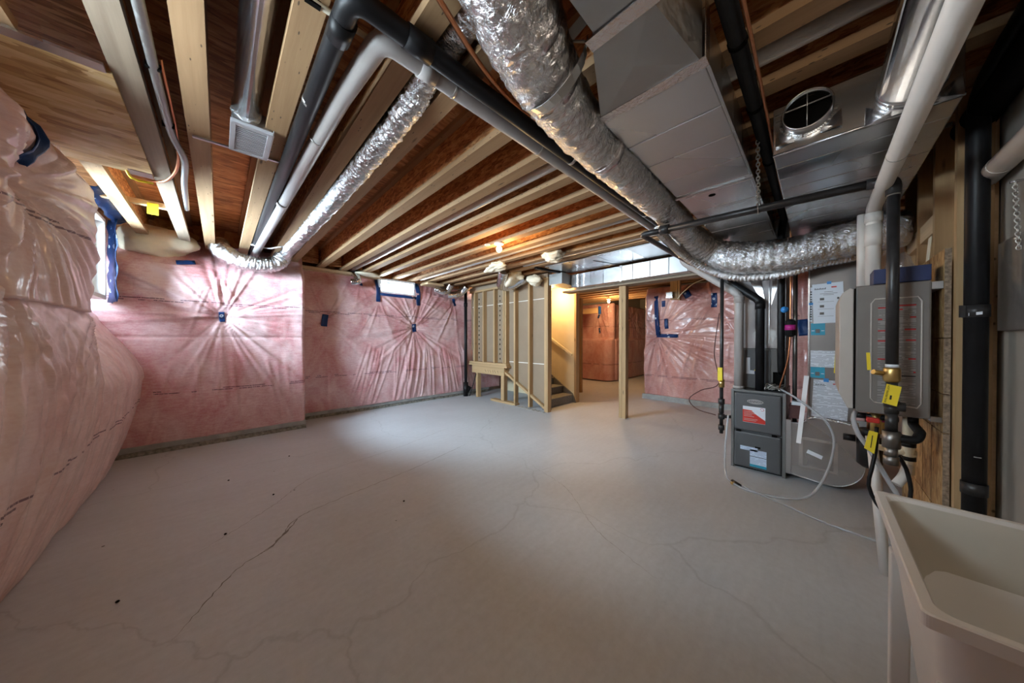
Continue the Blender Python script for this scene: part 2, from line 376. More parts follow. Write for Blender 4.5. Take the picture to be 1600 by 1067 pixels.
wall_with_holes('wall_left', 'y', -1.16, -.98, -.75, 5.85, 0, ZS, [WIN_L, WIN_N], 'wall')
wall_with_holes('wall_far', 'x', 5.62, 5.85, -.98, 11, 0, ZS, [WIN_F], 'wall')
struct('wall_right', MB().box(-.98, -.75, 0, 6.75, -.56, ZS), 'wall')
struct('wall_mechanical', MB().box(6.75, -.75, 0, 6.95, 2.60, ZS), 'wall')
struct('wall_alcove', MB().box(6.95, 2.42, 0, 10.8, 2.60, ZS), 'wall')
struct('wall_end', MB().box(10.8, 2.42, 0, 11.0, 5.62, ZS), 'wall')
struct('wall_bump', MB().box(8.34, 4.44, 0, 10.8, 5.62, ZS), 'wall')

def window(name, x0, x1, axis, w, dep, sash=2):  # white vinyl unit set in a wall; w = (a0,a1,z0,z1), x0 inner face, x1 outer face
    a0, a1, z0, z1 = w; fr = MB(); t = .035
    def bx(m, p, q, za, zb, c0, c1):
        if axis == 'y': m.box(c0, p, za, c1, q, zb)
        else: m.box(p, c0, za, q, c1, zb)
    for p, q, za, zb in ((a0, a0 + t, z0, z1), (a1 - t, a1, z0, z1), (a0 + t, a1 - t, z0, z0 + t), (a0 + t, a1 - t, z1 - t, z1)): bx(fr, p, q, za, zb, x0, x1)
    root = struct(name, fr, 'vinyl', 'white vinyl window unit set in the concrete wall')
    s0 = x1 + (x0 - x1) * .30; s1 = x1 + (x0 - x1) * .48; n = sash; wd = (a1 - a0 - 2 * t) / n
    for i in range(n):
        p = a0 + t + i * wd; q = p + wd; f = MB(); k = .042
        for pp, qq, za, zb in ((p, p + k, z0 + t, z1 - t), (q - k, q, z0 + t, z1 - t), (p + k, q - k, z0 + t, z0 + t + k), (p + k, q - k, z1 - t - k, z1 - t)): bx(f, pp, qq, za, zb, s0, s1)
        so = obj('sash', f, 'vinyl', root)
        g = MB(); mid = (s0 + s1) / 2; bx(g, p + k, q - k, z0 + t + k, z1 - t - k, mid - .003, mid + .003); obj('pane', g, 'glass', so)
    return root
window('window_1', -.765, -.945, 'y', WIN_L, .2, 2)
window('window_2', 5.50, 5.80, 'x', WIN_F, .2, 2)
window('window_added', -.76, -.955, 'y', WIN_N, .2, 2)  # unseen window, assumed from the tape, added to light the near ceiling

# curb under the insulation
struct('baseboard_far', MB().box(-.98, 5.0, 0, .86, 5.62, .045).box(.86, 5.49, 0, 4.6, 5.62, .045), 'curb')
struct('trim_far', MB().box(-.98, 5.012, .049, .862, 5.62, .105).box(.862, 5.478, .049, 4.6, 5.62, .10), 'curb_poly')
struct('baseboard_mechanical', MB().box(6.36, -.5, 0, 6.75, 2.56, .10), 'curb_poly')

# ------------------------------------------------------------------ insulation blankets (batts behind polyethylene)
def folds(th, n, sd, sharp=1.0):
    r = np.random.default_rng(sd); f = np.zeros_like(th)
    for _ in range(n):
        a = r.uniform(-PI, PI); w = r.uniform(.018, .06) * sharp; d = (th - a + PI) % (2 * PI) - PI
        f += r.uniform(.35, 1.0) * np.exp(-(d / w) ** 2) * r.choice([1, 1, -.8])
    return f
class Blanket:
    def __init__(s, name, label, org, ud, nd, L, z0, z1, tf, pins, mat, step=.016, seed=1, drape=None, hole=None, curve=None, seam=1.262, cat='insulation blanket', lump=.013, pk=.0004):
        nu = max(4, int(L / step)); nv = max(4, int((z1 - z0) / step)); u = np.linspace(0, L, nu + 1); v = np.linspace(z0, z1, nv + 1)
        U, V = np.meshgrid(u, v); t = tf(U, V); r = np.random.default_rng(seed)
        for _ in range(9):
            kx, ky = r.uniform(.8, 5, 2); t = t + lump / 2 * np.sin(kx * U + r.uniform(0, 6)) * np.sin(ky * V + r.uniform(0, 6))
        for _ in range(26):   # small random puckers
            th = r.uniform(0, PI); k = r.uniform(18, 60); t = t + pk * np.sin(k * (U * math.cos(th) + V * math.sin(th)) + r.uniform(0, 6))
        for i, (pu, pv, dep, sig, amp, R, nf) in enumerate(pins):
            du = U - pu; dv = V - pv; rr = np.hypot(du, dv); th = np.arctan2(dv, du)
            t = t - dep * np.exp(-rr / sig) + amp * folds(th, nf, seed * 31 + i) * (rr / (rr + .045)) * np.exp(-(rr / R) ** 1.5)
        for (ua, ub, va, vb, n, amp) in (drape or []):
            for _ in range(n):
                c = r.uniform(ua, ub); fw_ = 0; sl = r.uniform(-.18, .18) + (c - (ua + ub) / 2) * .35; w = r.uniform(.008, .024); ctr = c + sl * (vb - V)
                env = 1 / (1 + np.exp(-(V - va) / .05)) / (1 + np.exp((V - vb) / .06))
                t = t + amp * r.uniform(.4, 1) * np.exp(-((U - ctr) / w) ** 2) * env
        if seam: t = t - .010 * np.exp(-((V - seam) / .012) ** 2) + .005 * (V < seam)
        t = np.maximum(t, .004)
        s.U, s.V, s.t, s.org, s.ud, s.nd, s.L, s.z0, s.z1 = U, V, t, np.array(org, float), np.array(ud, float), np.array(nd, float), L, z0, z1
        s.curve = curve
        X = s.pos(U, t); nA = U.size; idx = np.arange(nA).reshape(U.shape)
        vs = np.stack([X[0].ravel(), X[1].ravel(), V.ravel()], 1)
        a, b, c, d = idx[:-1, :-1].ravel(), idx[:-1, 1:].ravel(), idx[1:, 1:].ravel(), idx[1:, :-1].ravel()
        fs = np.stack([a, b, c, d], 1)
        if hole is not None:
            uc = (U[:-1, :-1] + U[1:, 1:]).ravel() / 2; vc = (V[:-1, :-1] + V[1:, 1:]).ravel() / 2; fs = fs[~hole(uc, vc)]
        rim = np.concatenate([idx[0, :], idx[1:, -1], idx[-1, -2::-1], idx[-2:0:-1, 0]]); B = s.pos(U.ravel()[rim], np.zeros(len(rim)))
        vs2 = np.stack([B[0], B[1], V.ravel()[rim]], 1); o = nA; n = len(rim); k = np.arange(n)
        fr = np.stack([rim, o + k, o + (k + 1) % n, rim[(k + 1) % n]], 1)
        m = MB(); m.v = [tuple(q) for q in np.concatenate([vs, vs2])]; m.f = [tuple(q) for q in np.concatenate([fs, fr])]; m.sm = [True] * len(m.f); m.mi = [0] * len(m.f)
        m.uv = np.concatenate([np.stack([U.ravel(), V.ravel()], 1), np.stack([U.ravel()[rim] + t.ravel()[rim], V.ravel()[rim]], 1)])
        mid = s.pos(np.array(L / 2), np.array(0.))
        s.o = tag(obj(name, m, mat, loc=(float(mid[0]), float(mid[1]), z0)), label, cat)
    def pos(s, U, t): return (s.org[0] + s.ud[0] * U + s.nd[0] * t, s.org[1] + s.ud[1] * U + s.nd[1] * t)
    def tat(s, u, v):
        j = min(max(int(round(u / s.L * (s.U.shape[1] - 1))), 0), s.U.shape[1] - 1); i = min(max(int(round((v - s.z0) / (s.z1 - s.z0) * (s.U.shape[0] - 1))), 0), s.U.shape[0] - 1)
        return s.t[i, j]
    def patch(s, name, u, v, w, h, rot=0.0, mat='tape', lift=.004, n=5, label=None):
        m = MB(); vs = []; cr, sr = math.cos(rot), math.sin(rot)
        for i in range(n + 1):
            for j in range(n + 1):
                a = (j / n - .5) * w; c = (i / n - .5) * h; uu = u + a * cr - c * sr; vv = v + a * sr + c * cr
                tt = max(s.tat(uu + e, vv + g) for e in (-.012, 0, .012) for g in (-.012, 0, .012)); x = s.pos(uu, tt + lift); vs.append((float(x[0]), float(x[1]), vv))
        fs = [(i * (n + 1) + j, i * (n + 1) + j + 1, (i + 1) * (n + 1) + j + 1, (i + 1) * (n + 1) + j) for i in range(n) for j in range(n)]
        m.add(vs, fs, True); o = obj(name, m, mat, s.o); sd = o.modifiers.new('thick', 'SOLIDIFY'); sd.thickness = .002
        if label: o['label'] = label
        return o
def sst(x, a, b):
    q = np.clip((x - a) / (b - a), 0, 1); return q * q * (3 - 2 * q)
def rnd_edges(U, L, w=.10, lo=.35): return lo + (1 - lo) * np.sqrt(np.clip(sst(U, 0, w) * sst(L - U, 0, w), 0, 1))

# left wall, lower course: runs the whole wall and rises to the window sills
def tl(U, V):
    y = 5.03 - U
    b = .235 + .205 * np.sin(np.clip(V / 1.95, 0, 1) * PI) ** .8
    b = b - .05 * sst(y, 4.0, 5.0) - .02 * np.exp(-((y - 3.3) / .15) ** 2) - .23 * sst(V, .85, 1.5) * sst(y, 3.15, 3.5)
    top = np.where((y > 3.2), 1.60, 1.70); b = b * np.sqrt(np.clip((top + .02 - V) / .16, 0.02, 1))
    return b
L_low = Blanket('insulation_blanket', 'long bulging pink insulation blanket along the foot of the left wall', (-.975, 5.03), (0, -1), (1, 0), 5.5, .0, 1.58, tl,
    [(5.03 - 3.35, 1.52, .10, .10, .024, .8, 50), (5.03 - 2.2, 1.50, .04, .10, .02, .9, 50), (5.03 - 4.55, 1.56, .03, .1, .016, .5, 14)], 'pinkL', step=.017, seed=3,
    drape=[(.3, 3.4, .02, 1.25, 110, .007)], seam=None, lump=.010)
# left wall, upper course: between the two windows
def tu(U, V):
    y = 3.18 - U
    b = .44 - .05 * sst(y, 2.6, 3.2) * 0
    b = b * np.sqrt(np.clip((2.46 - V) / .34, 0.03, 1)) * (.25 + .75 * np.sqrt(np.clip(sst(U, 0, .16) * sst(1.16 - U, 0, .12), 0, 1)))
    return b
L_up = Blanket('insulation_blanket', 'deeply creased pink insulation bulge between the two windows of the left wall', (-.975, 3.18), (0, -1), (1, 0), 1.16, 1.40, 2.45, tu,
    [(3.18 - 2.40, 1.93, .17, .16, .030, .8, 70)], 'pinkL', step=.012, seed=8, seam=None, lump=.012)
L_up.patch('tape_patch', 3.18 - 2.42, 2.13, .055, .26, .12, n=9, label='navy tape strip bunched at the top of the bulge')

# far wall, left part: stands proud of the rest
def ta(U, V):
    x = -.96 + U
    b = .355 + .030 * np.sin(np.clip((V - .1) / 1.16, 0, 1) * PI) * (V < 1.262) + .022 * np.sin(np.clip((V - 1.262) / .9, 0, 1) * PI) * (V >= 1.262)
    b = b - .32 * sst(V, 2.02, 2.44) ; return b * (.6 + .4 * np.sqrt(sst(1.835 - U, 0, .05)))
FA = Blanket('insulation_blanket', 'brightest pink insulation blanket on the far wall, standing proud in the corner by the window', (-.96, 5.37), (1, 0), (0, -1), 1.835, .10, 2.44, ta,
    [(.96 + .023, 1.51, .10, .13, .030, .85, 44), (.96 - .02, 2.06, .05, .10, .022, .6, 26)], 'pinkA', step=.0145, seed=5, drape=[(.3, 1.7, .12, .95, 22, .010)])
FA.patch('tape_patch', .96 + .023, 1.51, .05, .115, .05, label='blue tape patch at the gathered point'); FA.patch('tape_patch', .96 - .27, 2.12, .15, .055, .22, label='blue tape patch set on a slant')
struct('trim_1', MB().box(.86, 5.37, .0, .875, 5.62, 2.3), 'wall')
# far wall, right part
def tb(U, V):
    b = .125 + .035 * np.sin(np.clip((V - .1) / 1.16, 0, 1) * PI) * (V < 1.262) + .02 * np.sin(np.clip((V - 1.262) / .9, 0, 1) * PI) * (V >= 1.262)
    return b * (1 - .75 * sst(V, 2.1, 2.33))
ub = lambda x: x - .875
FB = Blanket('insulation_blanket', 'wide pink insulation blanket on the far wall below the small window', (.875, 5.61), (1, 0), (0, -1), 4.05, .095, 2.33, tb,
    [(ub(1.196), 1.544, .065, .10, .020, .75, 34), (ub(2.716), 1.464, .065, .10, .028, 1.0, 52), (ub(2.05), 1.95, .04, .08, .02, .6, 26), (ub(2.80), 2.0, .04, .08, .02, .6, 22), (ub(3.64), 2.04, .06, .1, .02, .7, 26), (ub(1.73), 2.22, .03, .06, .012, .4, 20)],
    'pinkA', step=.0155, seed=11, drape=[(.9, 3.0, .12, 1.05, 50, .016)], hole=lambda u, v: (u > ub(2.06)) & (u < ub(2.725)) & (v > 2.08))
for (x, z, w, h, r) in ((1.196, 1.54, .085, .19, -.1), (2.716, 1.46, .08, .15, .15), (3.64, 2.04, .06, .16, .3), (1.73, 2.2, .10, .05, -.2)): FB.patch('tape_patch', ub(x), z, w, h, r)
FB.patch('tape_patch', ub(2.03), 2.12, .07, .42, .0); FB.patch('tape_patch', ub(2.79), 2.12, .085, .44, .0); FB.patch('tape_patch', ub(2.40), 2.045, .70, .05, -.02)
# mechanical room wall
def tr(U, V): return (.37 + .05 * np.sin(np.clip((V - .1) / 1.16, 0, 1) * PI)) * (.5 + .5 * np.sqrt(sst(U, 0, .08))) * (1 - .3 * sst(V, 2.05, 2.3))
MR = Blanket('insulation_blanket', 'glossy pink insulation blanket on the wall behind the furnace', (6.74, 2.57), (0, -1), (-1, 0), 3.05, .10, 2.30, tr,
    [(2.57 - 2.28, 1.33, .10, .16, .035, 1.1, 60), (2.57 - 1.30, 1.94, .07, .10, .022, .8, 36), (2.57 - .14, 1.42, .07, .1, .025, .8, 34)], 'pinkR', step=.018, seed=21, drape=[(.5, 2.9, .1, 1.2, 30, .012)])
MR.patch('tape_patch', .29, 1.72, .09, .80, .03, label='long upright strip of navy tape'); MR.patch('tape_patch', .48, 1.31, .42, .07, -.03, label='flat strip of navy tape')
MR.patch('tape_patch', .47, 1.55, .07, .2, .05); MR.patch('tape_patch', .42, 1.95, .07, .12, .05); MR.patch('tape_patch', 1.27, 1.95, .085, .26, 0); MR.patch('tape_patch', .84, 2.10, .12, .14, .5); MR.patch('tape_patch', 2.43, 1.42, .12, .25, .1)
# back room, lit by its own bulb
def tk(U, V): return (.30 - .17 * sst(V, 1.22, 1.27)) * (.45 + .55 * np.sqrt(sst(U, 0, .18) * 1.0)) + .02
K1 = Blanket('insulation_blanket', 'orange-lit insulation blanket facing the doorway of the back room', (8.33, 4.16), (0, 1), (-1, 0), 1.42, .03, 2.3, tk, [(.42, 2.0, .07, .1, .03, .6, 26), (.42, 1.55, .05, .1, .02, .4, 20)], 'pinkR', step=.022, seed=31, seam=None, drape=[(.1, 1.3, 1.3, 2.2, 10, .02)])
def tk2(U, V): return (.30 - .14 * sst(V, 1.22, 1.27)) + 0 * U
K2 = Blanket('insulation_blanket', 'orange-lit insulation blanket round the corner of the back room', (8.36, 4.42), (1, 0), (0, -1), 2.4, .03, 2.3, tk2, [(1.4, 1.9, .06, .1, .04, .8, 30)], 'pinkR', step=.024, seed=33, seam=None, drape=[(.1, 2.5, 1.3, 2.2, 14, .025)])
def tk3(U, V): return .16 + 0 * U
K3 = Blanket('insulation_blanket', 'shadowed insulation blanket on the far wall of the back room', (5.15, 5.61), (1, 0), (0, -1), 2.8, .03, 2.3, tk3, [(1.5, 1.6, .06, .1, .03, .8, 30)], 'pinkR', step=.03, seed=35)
K1.patch('tape_patch', .42, 2.02, .05, .3, .2); K1.patch('tape_patch', .42, 1.5, .05, .16, -.2)

# blue flashing tape round the left window, batt above it
TW = MB(); vs = []; fs = []
ny = 12
for i in range(ny + 1):
    z = 1.60 + (2.42 - 1.60) * i / ny
    for j in range(6):
        y = 4.715 + .052 * j; vs.append((-.70 - .018 * j + .010 * math.sin(i * 1.7 + j * 2.2), y + .008 * math.sin(i * 1.3) * (j > 3), z + .01 * math.sin(j * 1.7)))
for i in range(ny):
    for j in range(5): fs.append((i * 6 + j, i * 6 + j + 1, (i + 1) * 6 + j + 1, (i + 1) * 6 + j))
TW.add(vs, fs, True)
o = tag(obj('flashing_tape', TW, 'tape', loc=(-.74, 4.85, 1.6)), 'blue flashing tape with white rings beside the large left window', 'tape'); o.modifiers.new('t', 'SOLIDIFY').thickness = .004
TW = MB(); vs = []; fs = []
for i in range(13):
    y = 3.85 + 1.0 * i / 12
    for j in range(4): vs.append((-.735 + .03 * j + .008 * math.sin(i * 2.1 + j), y, 2.375 + .018 * j + .008 * math.sin(i * 1.3 + j * 2)))
for i in range(12):
    for j in range(3): fs.append((i * 4 + j, i * 4 + j + 1, (i + 1) * 4 + j + 1, (i + 1) * 4 + j))
TW.add(vs, fs, True); o = tag(obj('flashing_tape', TW, 'tape', loc=(-.74, 4.0, 2.375)), 'blue flashing tape along the head of the large left window', 'tape'); o.modifiers.new('t', 'SOLIDIFY').thickness = .004
def lumpy(c, r, seed, flat=(1, 1, 1), n=20, amp=.25):
    m = MB(); m.ball((0, 0, 0), 1, n); R = np.random.default_rng(seed); ks = R.normal(0, 2.2, (8, 3)); ph = R.uniform(0, 6, 8); v = np.array(m.v)
    d = sum(np.sin(v @ k + p) for k, p in zip(ks, ph)) / 8 + .35 * sum(np.sin(v @ (k * 3.1) + p * 2) for k, p in zip(ks, ph)) / 8 + .16 * sum(np.sin(v @ (k * 7.3) + p * 3) for k, p in zip(ks, ph)) / 8; v = v * (1 + amp * 2 * d[:, None]) * np.array(flat) * r + np.array(c); m.v = [tuple(q) for q in v]; return m
tag(obj('insulation_batt', lumpy((-.50, 5.14, 2.31), .30, 4, (1.0, .5, .62), 44, .16), 'batt', loc=(-.47, 5.05, 2.2)), 'cream fibre batt stuffed above the blue tape in the left corner', 'insulation batt')

# ------------------------------------------------------------------ floor joists
JX = [-.58, -.275, -.075, .225, .545, .77, 1.135, 1.45, 1.765, 2.045, 2.35, 2.655, 2.96, 3.265, 3.50, 3.86, 4.17, 4.48, 4.79, 5.10, 5.41, 5.72, 6.03, 6.34, 6.65, 6.96, 7.27, 7.58, 7.89, 8.2]
JNOTE = {0: 'pale short I-joist over the large left window', 1: 'grey weathered I-joist carrying the cables near the left wall', 2: 'pale I-joist left of the exhaust grille', 3: 'pale I-joist right of the exhaust grille',
         4: 'pale I-joist between the grey vent pipe and the foil flex duct', 5: 'pale I-joist right of the foil flex duct in the joist bay'}
ORD = 'first second third fourth fifth sixth seventh eighth ninth tenth eleventh twelfth thirteenth fourteenth fifteenth sixteenth seventeenth eighteenth nineteenth twentieth'.split()
_jm = {}
for i, x in enumerate(JX):
    y0, y1 = (-.55, 5.40) if x > -.5 else (3.22, 5.40)
    if x > .9: y1 = 5.58
    if 4.05 < x < 5.05: y1 = 3.38
    if x > 6.7: y0 = 2.62
    key = (y0, y1); lab = JNOTE.get(i) or f'wooden I-joist, {ORD[i - 6] if i - 6 < 20 else "last"} one past the foil flex duct bay'
    if i > 25: lab = f'dark I-joist over the back room, {ORD[i - 26]} counted from its doorway'
    t = thing('floor_joist', lab, 'joist', (x, (y0 + y1) / 2, ZJ), 'floor joists of the ceiling')
    w = .044; fm = 'grey_wood' if i == 1 else 'spruce'
    if key not in _jm or i in (1,):
        k1 = obj('bottom_flange', MB().box(x - w, y0, ZJ, x + w, y1, ZJ + .038), fm, t); k2 = obj('web', MB().box(x - .006, y0, ZJ + .038, x + .006, y1, ZS - .038), 'web', t); k3 = obj('top_flange', MB().box(x - w, y0, ZS - .038, x + w, y1, ZS - .002), fm, t)
        if i != 1: _jm[key] = (k1, k2, k3)
    else:
        for k in _jm[key]: c = k.copy(); COL.objects.link(c); c.parent = t
JB = thing('floor_joist', 'short pale joist end over the left foreground, beyond the OSB soffit edge', 'joist', (-.56, .75, ZJ), 'floor joists of the ceiling')
obj('bottom_flange', MB().box(-.60, -.5, ZJ, -.52, 2.05, ZJ + .038), 'spruce', JB); obj('web', MB().box(-.566, -.5, ZJ + .038, -.554, 2.05, ZS - .038), 'web', JB); obj('top_flange', MB().box(-.60, -.5, ZS - .038, -.52, 2.05, ZS - .002), 'spruce', JB)
# rim boards closing the joist ends
struct('trim_2', MB().box(-.98, 5.45, 2.40, .9, 5.47, ZS).box(.9, 5.585, 2.36, 11, 5.615, ZS), 'subfloor')
tag(obj('sill_plate', MB().box(.88, 5.42, 2.315, 2.03, 5.60, 2.355), 'plank_x', loc=(1.4, 5.5, 2.315)), 'pale sill plank on top of the far wall left of the small window', 'plank')
# blocking between joists along the far wall
for i, (xa, xb) in enumerate(zip(JX[5:9], JX[6:10])):
    tag(obj('joist_blocking', MB().box(xa + .046, 5.35, ZJ + .04, xb - .046, 5.375, ZS - .003), 'web', loc=((xa + xb) / 2, 5.36, ZJ + .04)), f'OSB blocking at the far joist ends, {ORD[i]} bay right of the foil flex duct', 'blocking', 'blocking panels between the joists')
# OSB soffit panel, its metal edge and hangers
t = thing('soffit_panel', 'yellowish OSB soffit panel under the joists at the upper left', 'panel', (-.62, 2.62, ZJ))
obj('panel', MB().box(-.97, 2.07, ZJ - .012, -.315, 3.19, ZJ - .001), 'soffit', t); obj('edge_flashing', MB().box(-.97, 2.02, ZJ - .014, -.33, 2.075, ZJ - .004), 'galv', t)
obj('joist_hanger', MB().box(-.42, 3.13, ZJ - .0155, -.318, 3.215, ZJ - .0125), 'galv', t); obj('joist_hanger', MB().box(-.97, 1.93, ZJ - .004, -.60, 2.05, ZJ + .002), 'galv', t)

# ------------------------------------------------------------------ pipes and ducts under the joists
def pipe(name, label, cat, pts, r, mat, fil=.06, n=16, parts=(), group=None, clampm='zinc'):
    m = MB().tube(fillet(pts, fil, 7) if fil else pts, r, n); o = thing(name, label, cat, pts[0], group); obj('pipe', m, mat, o)
    for kind, p, d, rr, ln in parts:
        d = Vector(d).normalized() * ln / 2; p = Vector(p); obj(kind, MB().tube([p - d, p + d], rr, n), clampm if kind in ('strap', 'clamp', 'hanger_wire') else mat, o)
    return o
X = (1, 0, 0); Y = (0, 1, 0); Z = (0, 0, 1)
pipe('drain_pipe', 'black exhaust pipe running under the joists to the furnace', 'pipe', [(.31, 5.3, 2.39), (.305, 1.60, 2.325), (.30, 1.013, 2.305), (3.76, 1.013, 2.30), (3.78, 1.005, 2.16), (3.635, .37, 1.60), (3.635, .37, .757)], .0345, 'abs', .05, 18,
     [('coupling', (.52, 1.013, 2.305), X, .039, .10), ('strap', (1.48, 1.013, 2.302), X, .0345, .02), ('strap', (2.55, 1.013, 2.301), X, .0345, .02), ('coupling', (3.02, 1.013, 2.300), X, .038, .11), ('strap', (.304, 1.62, 2.326), Y, .0345, .02), ('strap', (.307, 3.0, 2.35), Y, .0345, .02), ('coupling', (3.635, .37, 1.56), Z, .039, .07), ('coupling', (.305, 1.15, 2.31), Y, .039, .09)])
pipe('vent_pipe', 'grey plastic air pipe running beside the black pipe to the furnace', 'pipe', [(.33, 5.3, 2.34), (.40, 1.5, 2.33), (.42, 1.094, 2.318), (3.80, 1.094, 2.300), (3.82, 1.08, 2.13), (3.635, .53, 1.68), (3.635, .53, .757)], .0375, 'pvc', .06, 18,
     [('coupling', (.60, 1.094, 2.317), X, .0425, .07), ('strap', (.72, 1.094, 2.317), X, .0395, .014), ('strap', (1.28, 1.094, 2.313), X, .0395, .012), ('coupling', (3.1, 1.094, 2.304), X, .0415, .05), ('strap', (.386, 1.9, 2.331), Y, .0395, .012), ('coupling', (.366, 3.0, 2.333), Y, .0415, .05), ('coupling', (3.635, .53, 1.63), Z, .043, .07), ('gasket', (3.635, .53, .772), Z, .046, .025)])
pipe('vent_pipe', 'pale pipe in a joist bay left of the bare bulb', 'pipe', [(1.615, -.5, 2.415), (1.60, 5.5, 2.415)], .036, 'pvc_white', 0, 14, [('strap', (1.606, 2.9, 2.415), Y, .038, .015)])
pipe('vent_pipe', 'thin pale pipe in a joist bay near the metal joist pan', 'pipe', [(2.80, -.5, 2.405), (2.80, 5.4, 2.405)], .030, 'pvc_white', 0, 12)
pipe('vent_pipe', 'thin pale pipe beside the metal joist pan', 'pipe', [(3.39, -.5, 2.392), (3.39, 3.2, 2.392)], .026, 'pvc_white', 0, 12)

# rigid round duct to the exhaust grille
t = thing('round_duct', 'shiny tin duct in the joist bay above the exhaust grille', 'duct', (.105, 1.0, 2.41))
obj('duct', MB().tube([(.105, -.5, 2.415), (.105, 2.12, 2.415)], .052, 22), 'tin', t); obj('seam', MB().box(.100, -.5, 2.360, .110, 2.1, 2.364), 'tin', t); obj('foil_collar', MB().tube([(.105, 2.04, 2.415), (.11, 2.09, 2.413), (.12, 2.14, 2.41)], .058, 18, rad=lambda i, k: .057 + .005 * ((k * 7 + i * 5) % 3)), 'foil', t)
t = thing('exhaust_grille', 'square grey exhaust grille hung between two joists at the upper left', 'grille', (.128, 2.2, 2.33))
obj('housing', MB().box(.05, 2.05, 2.345, .206, 2.35, 2.42), 'galv', t); b = MB()
for a in ((.044, 2.04, .212, 2.062), (.044, 2.338, .212, 2.36), (.044, 2.062, .066, 2.338), (.19, 2.062, .212, 2.338)): b.box(a[0], a[1], 2.328, a[2], a[3], 2.345)
obj('frame', b, 'grille_grey', t, .002)
for i in range(15): obj('slat', MB().prism([(.066, 2.068 + i * .018, 2.331), (.066, 2.078 + i * .018, 2.331), (.066, 2.082 + i * .018, 2.340), (.066, 2.072 + i * .018, 2.340)], (.124, 0, 0)), 'grille_grey', t)
obj('side_flange', MB().box(.212, 2.05, 2.33, .216, 2.35, 2.41), 'vinyl', t)
t = thing('hanger_bar', 'thin metal hanger bar across the joists at the exhaust grille', 'bar', (.1, 2.39, 2.352)); obj('bar', MB().beam((-.10, 2.395, 2.351), (.30, 2.365, 2.351), .018, .008), 'galv', t); obj('screw', MB().tube([(.29, 2.366, 2.345), (.29, 2.366, 2.36)], .008, 8), 'zinc', t)

def flex(name, label, pts, r, seed, pitch=.03, amp=.05, crk=.05, step=.013, n=26, mat='foil', group=None, prof=None):
    P = spline(pts, step); R = np.random.default_rng(seed); N = len(P); nz = R.normal(0, 1, (N, n)); 
    nz = (nz + np.roll(nz, 1, 1) + np.roll(nz, 1, 0) * .6) / 2.2; ph = np.cumsum(R.uniform(.6, 1.4, N)) * step / pitch * 2 * PI; lw = np.convolve(R.normal(0, 1, N + 20), np.ones(21) / 21, 'valid')
    def rad(i, k):
        q = prof(i / (N - 1)) if prof else 1.0
        return r * q * (1 + amp * math.sin(ph[i] + 2.2 * math.sin(2 * PI * k / n + lw[i] * 2)) + crk * nz[i, k] + .12 * lw[i])
    o = thing(name, label, 'duct', pts[0], group); obj('jacket', MB().tube(P, r, n, True, rad), mat, o); return o
flex('flex_duct', 'crinkled foil flex duct hugging a joist in the left ceiling', [(.60, 4.95, 2.31), (.62, 4.5, 2.345), (.655, 3.0, 2.36), (.665, 1.6, 2.37), (.655, 1.15, 2.42), (.645, .80, 2.42), (.60, .60, 2.36)], .064, 3, .034, .08, .06, .011, 24)
flex('flex_duct', 'short foil flex elbow on the far wall below the joist ends', [(.0, 5.12, 2.40), (.03, 4.97, 2.29), (.18, 4.90, 2.19), (.36, 4.87, 2.17), (.52, 4.87, 2.21), (.60, 4.90, 2.31), (.61, 4.93, 2.42)], .088, 5, .030, .11, .06, .010, 24)
big = flex('flex_duct', 'fat insulated foil flex duct running along the supply trunk', [(.42, .52, 2.33), (.56, .60, 2.235), (.80, .68, 2.19), (1.18, .735, 2.17), (1.64, .738, 2.165), (2.38, .76, 2.165), (2.95, .785, 2.15), (3.26, .72, 2.07), (3.30, .50, 1.965), (3.30, .17, 1.93), (3.30, -.10, 1.965), (3.30, -.30, 1.985), (3.32, -.42, 1.99)], .105, 9, .06, .022, .035, .013, 34,
     prof=lambda q: 1.20 - .25 * min(1, max(0, (q - .04) / .18)) + .28 * min(1, max(0, (q - .62) / .08)) - .10 * min(1, max(0, (q - .86) / .1)))
for p, d, r in (((.66, .635, 2.21), (.8, .5, -.1), .128), ((.86, .69, 2.189), (1, .2, 0), .119), ((1.35, .737, 2.168), X, .108)): obj('foil_tape_band', MB().tube([Vector(p) - Vector(d).normalized() * .02, Vector(p) + Vector(d).normalized() * .02], r, 26, rad=lambda i, k, r=r: r * (1 + .03 * ((k * 5 + i * 3) % 4 - 1.5) / 1.5)), 'foil_tape', big)
# ribbed uninsulated duct under it
rb = flex('flex_duct', 'narrow ribbed flex duct slung under the fat foil duct', [(2.45, .88, 2.10), (3.0, .86, 2.02), (3.26, .72, 1.89), (3.33, .50, 1.795), (3.34, .22, 1.775), (3.36, 0.0, 1.83), (3.42, -.20, 1.86), (3.5, -.40, 1.90)], .032, 13, .025, .12, .01, .006, 16)
st = thing('hanger_strap', 'flat metal strap slung round the fat foil duct at the top', 'strap', (.86, .64, 2.2)); ring = [(.86 + .13 * math.sin(a) * .25, .665 + .135 * math.cos(a), 2.195 + .135 * math.sin(a)) for a in [PI * (.95 + k * 1.15 / 16) for k in range(17)]]
m = MB()
ring = [(.80, .72 + .07, 2.36)] + ring + [(.90, .50, 2.355)]
for a, b2 in zip(ring, ring[1:]): m.beam(a, b2, .035, .003, upv=(0, .3, 1) if abs(a[2] - b2[2]) < .08 else (0, 1, 0))
obj('strap', m, 'zinc', st)

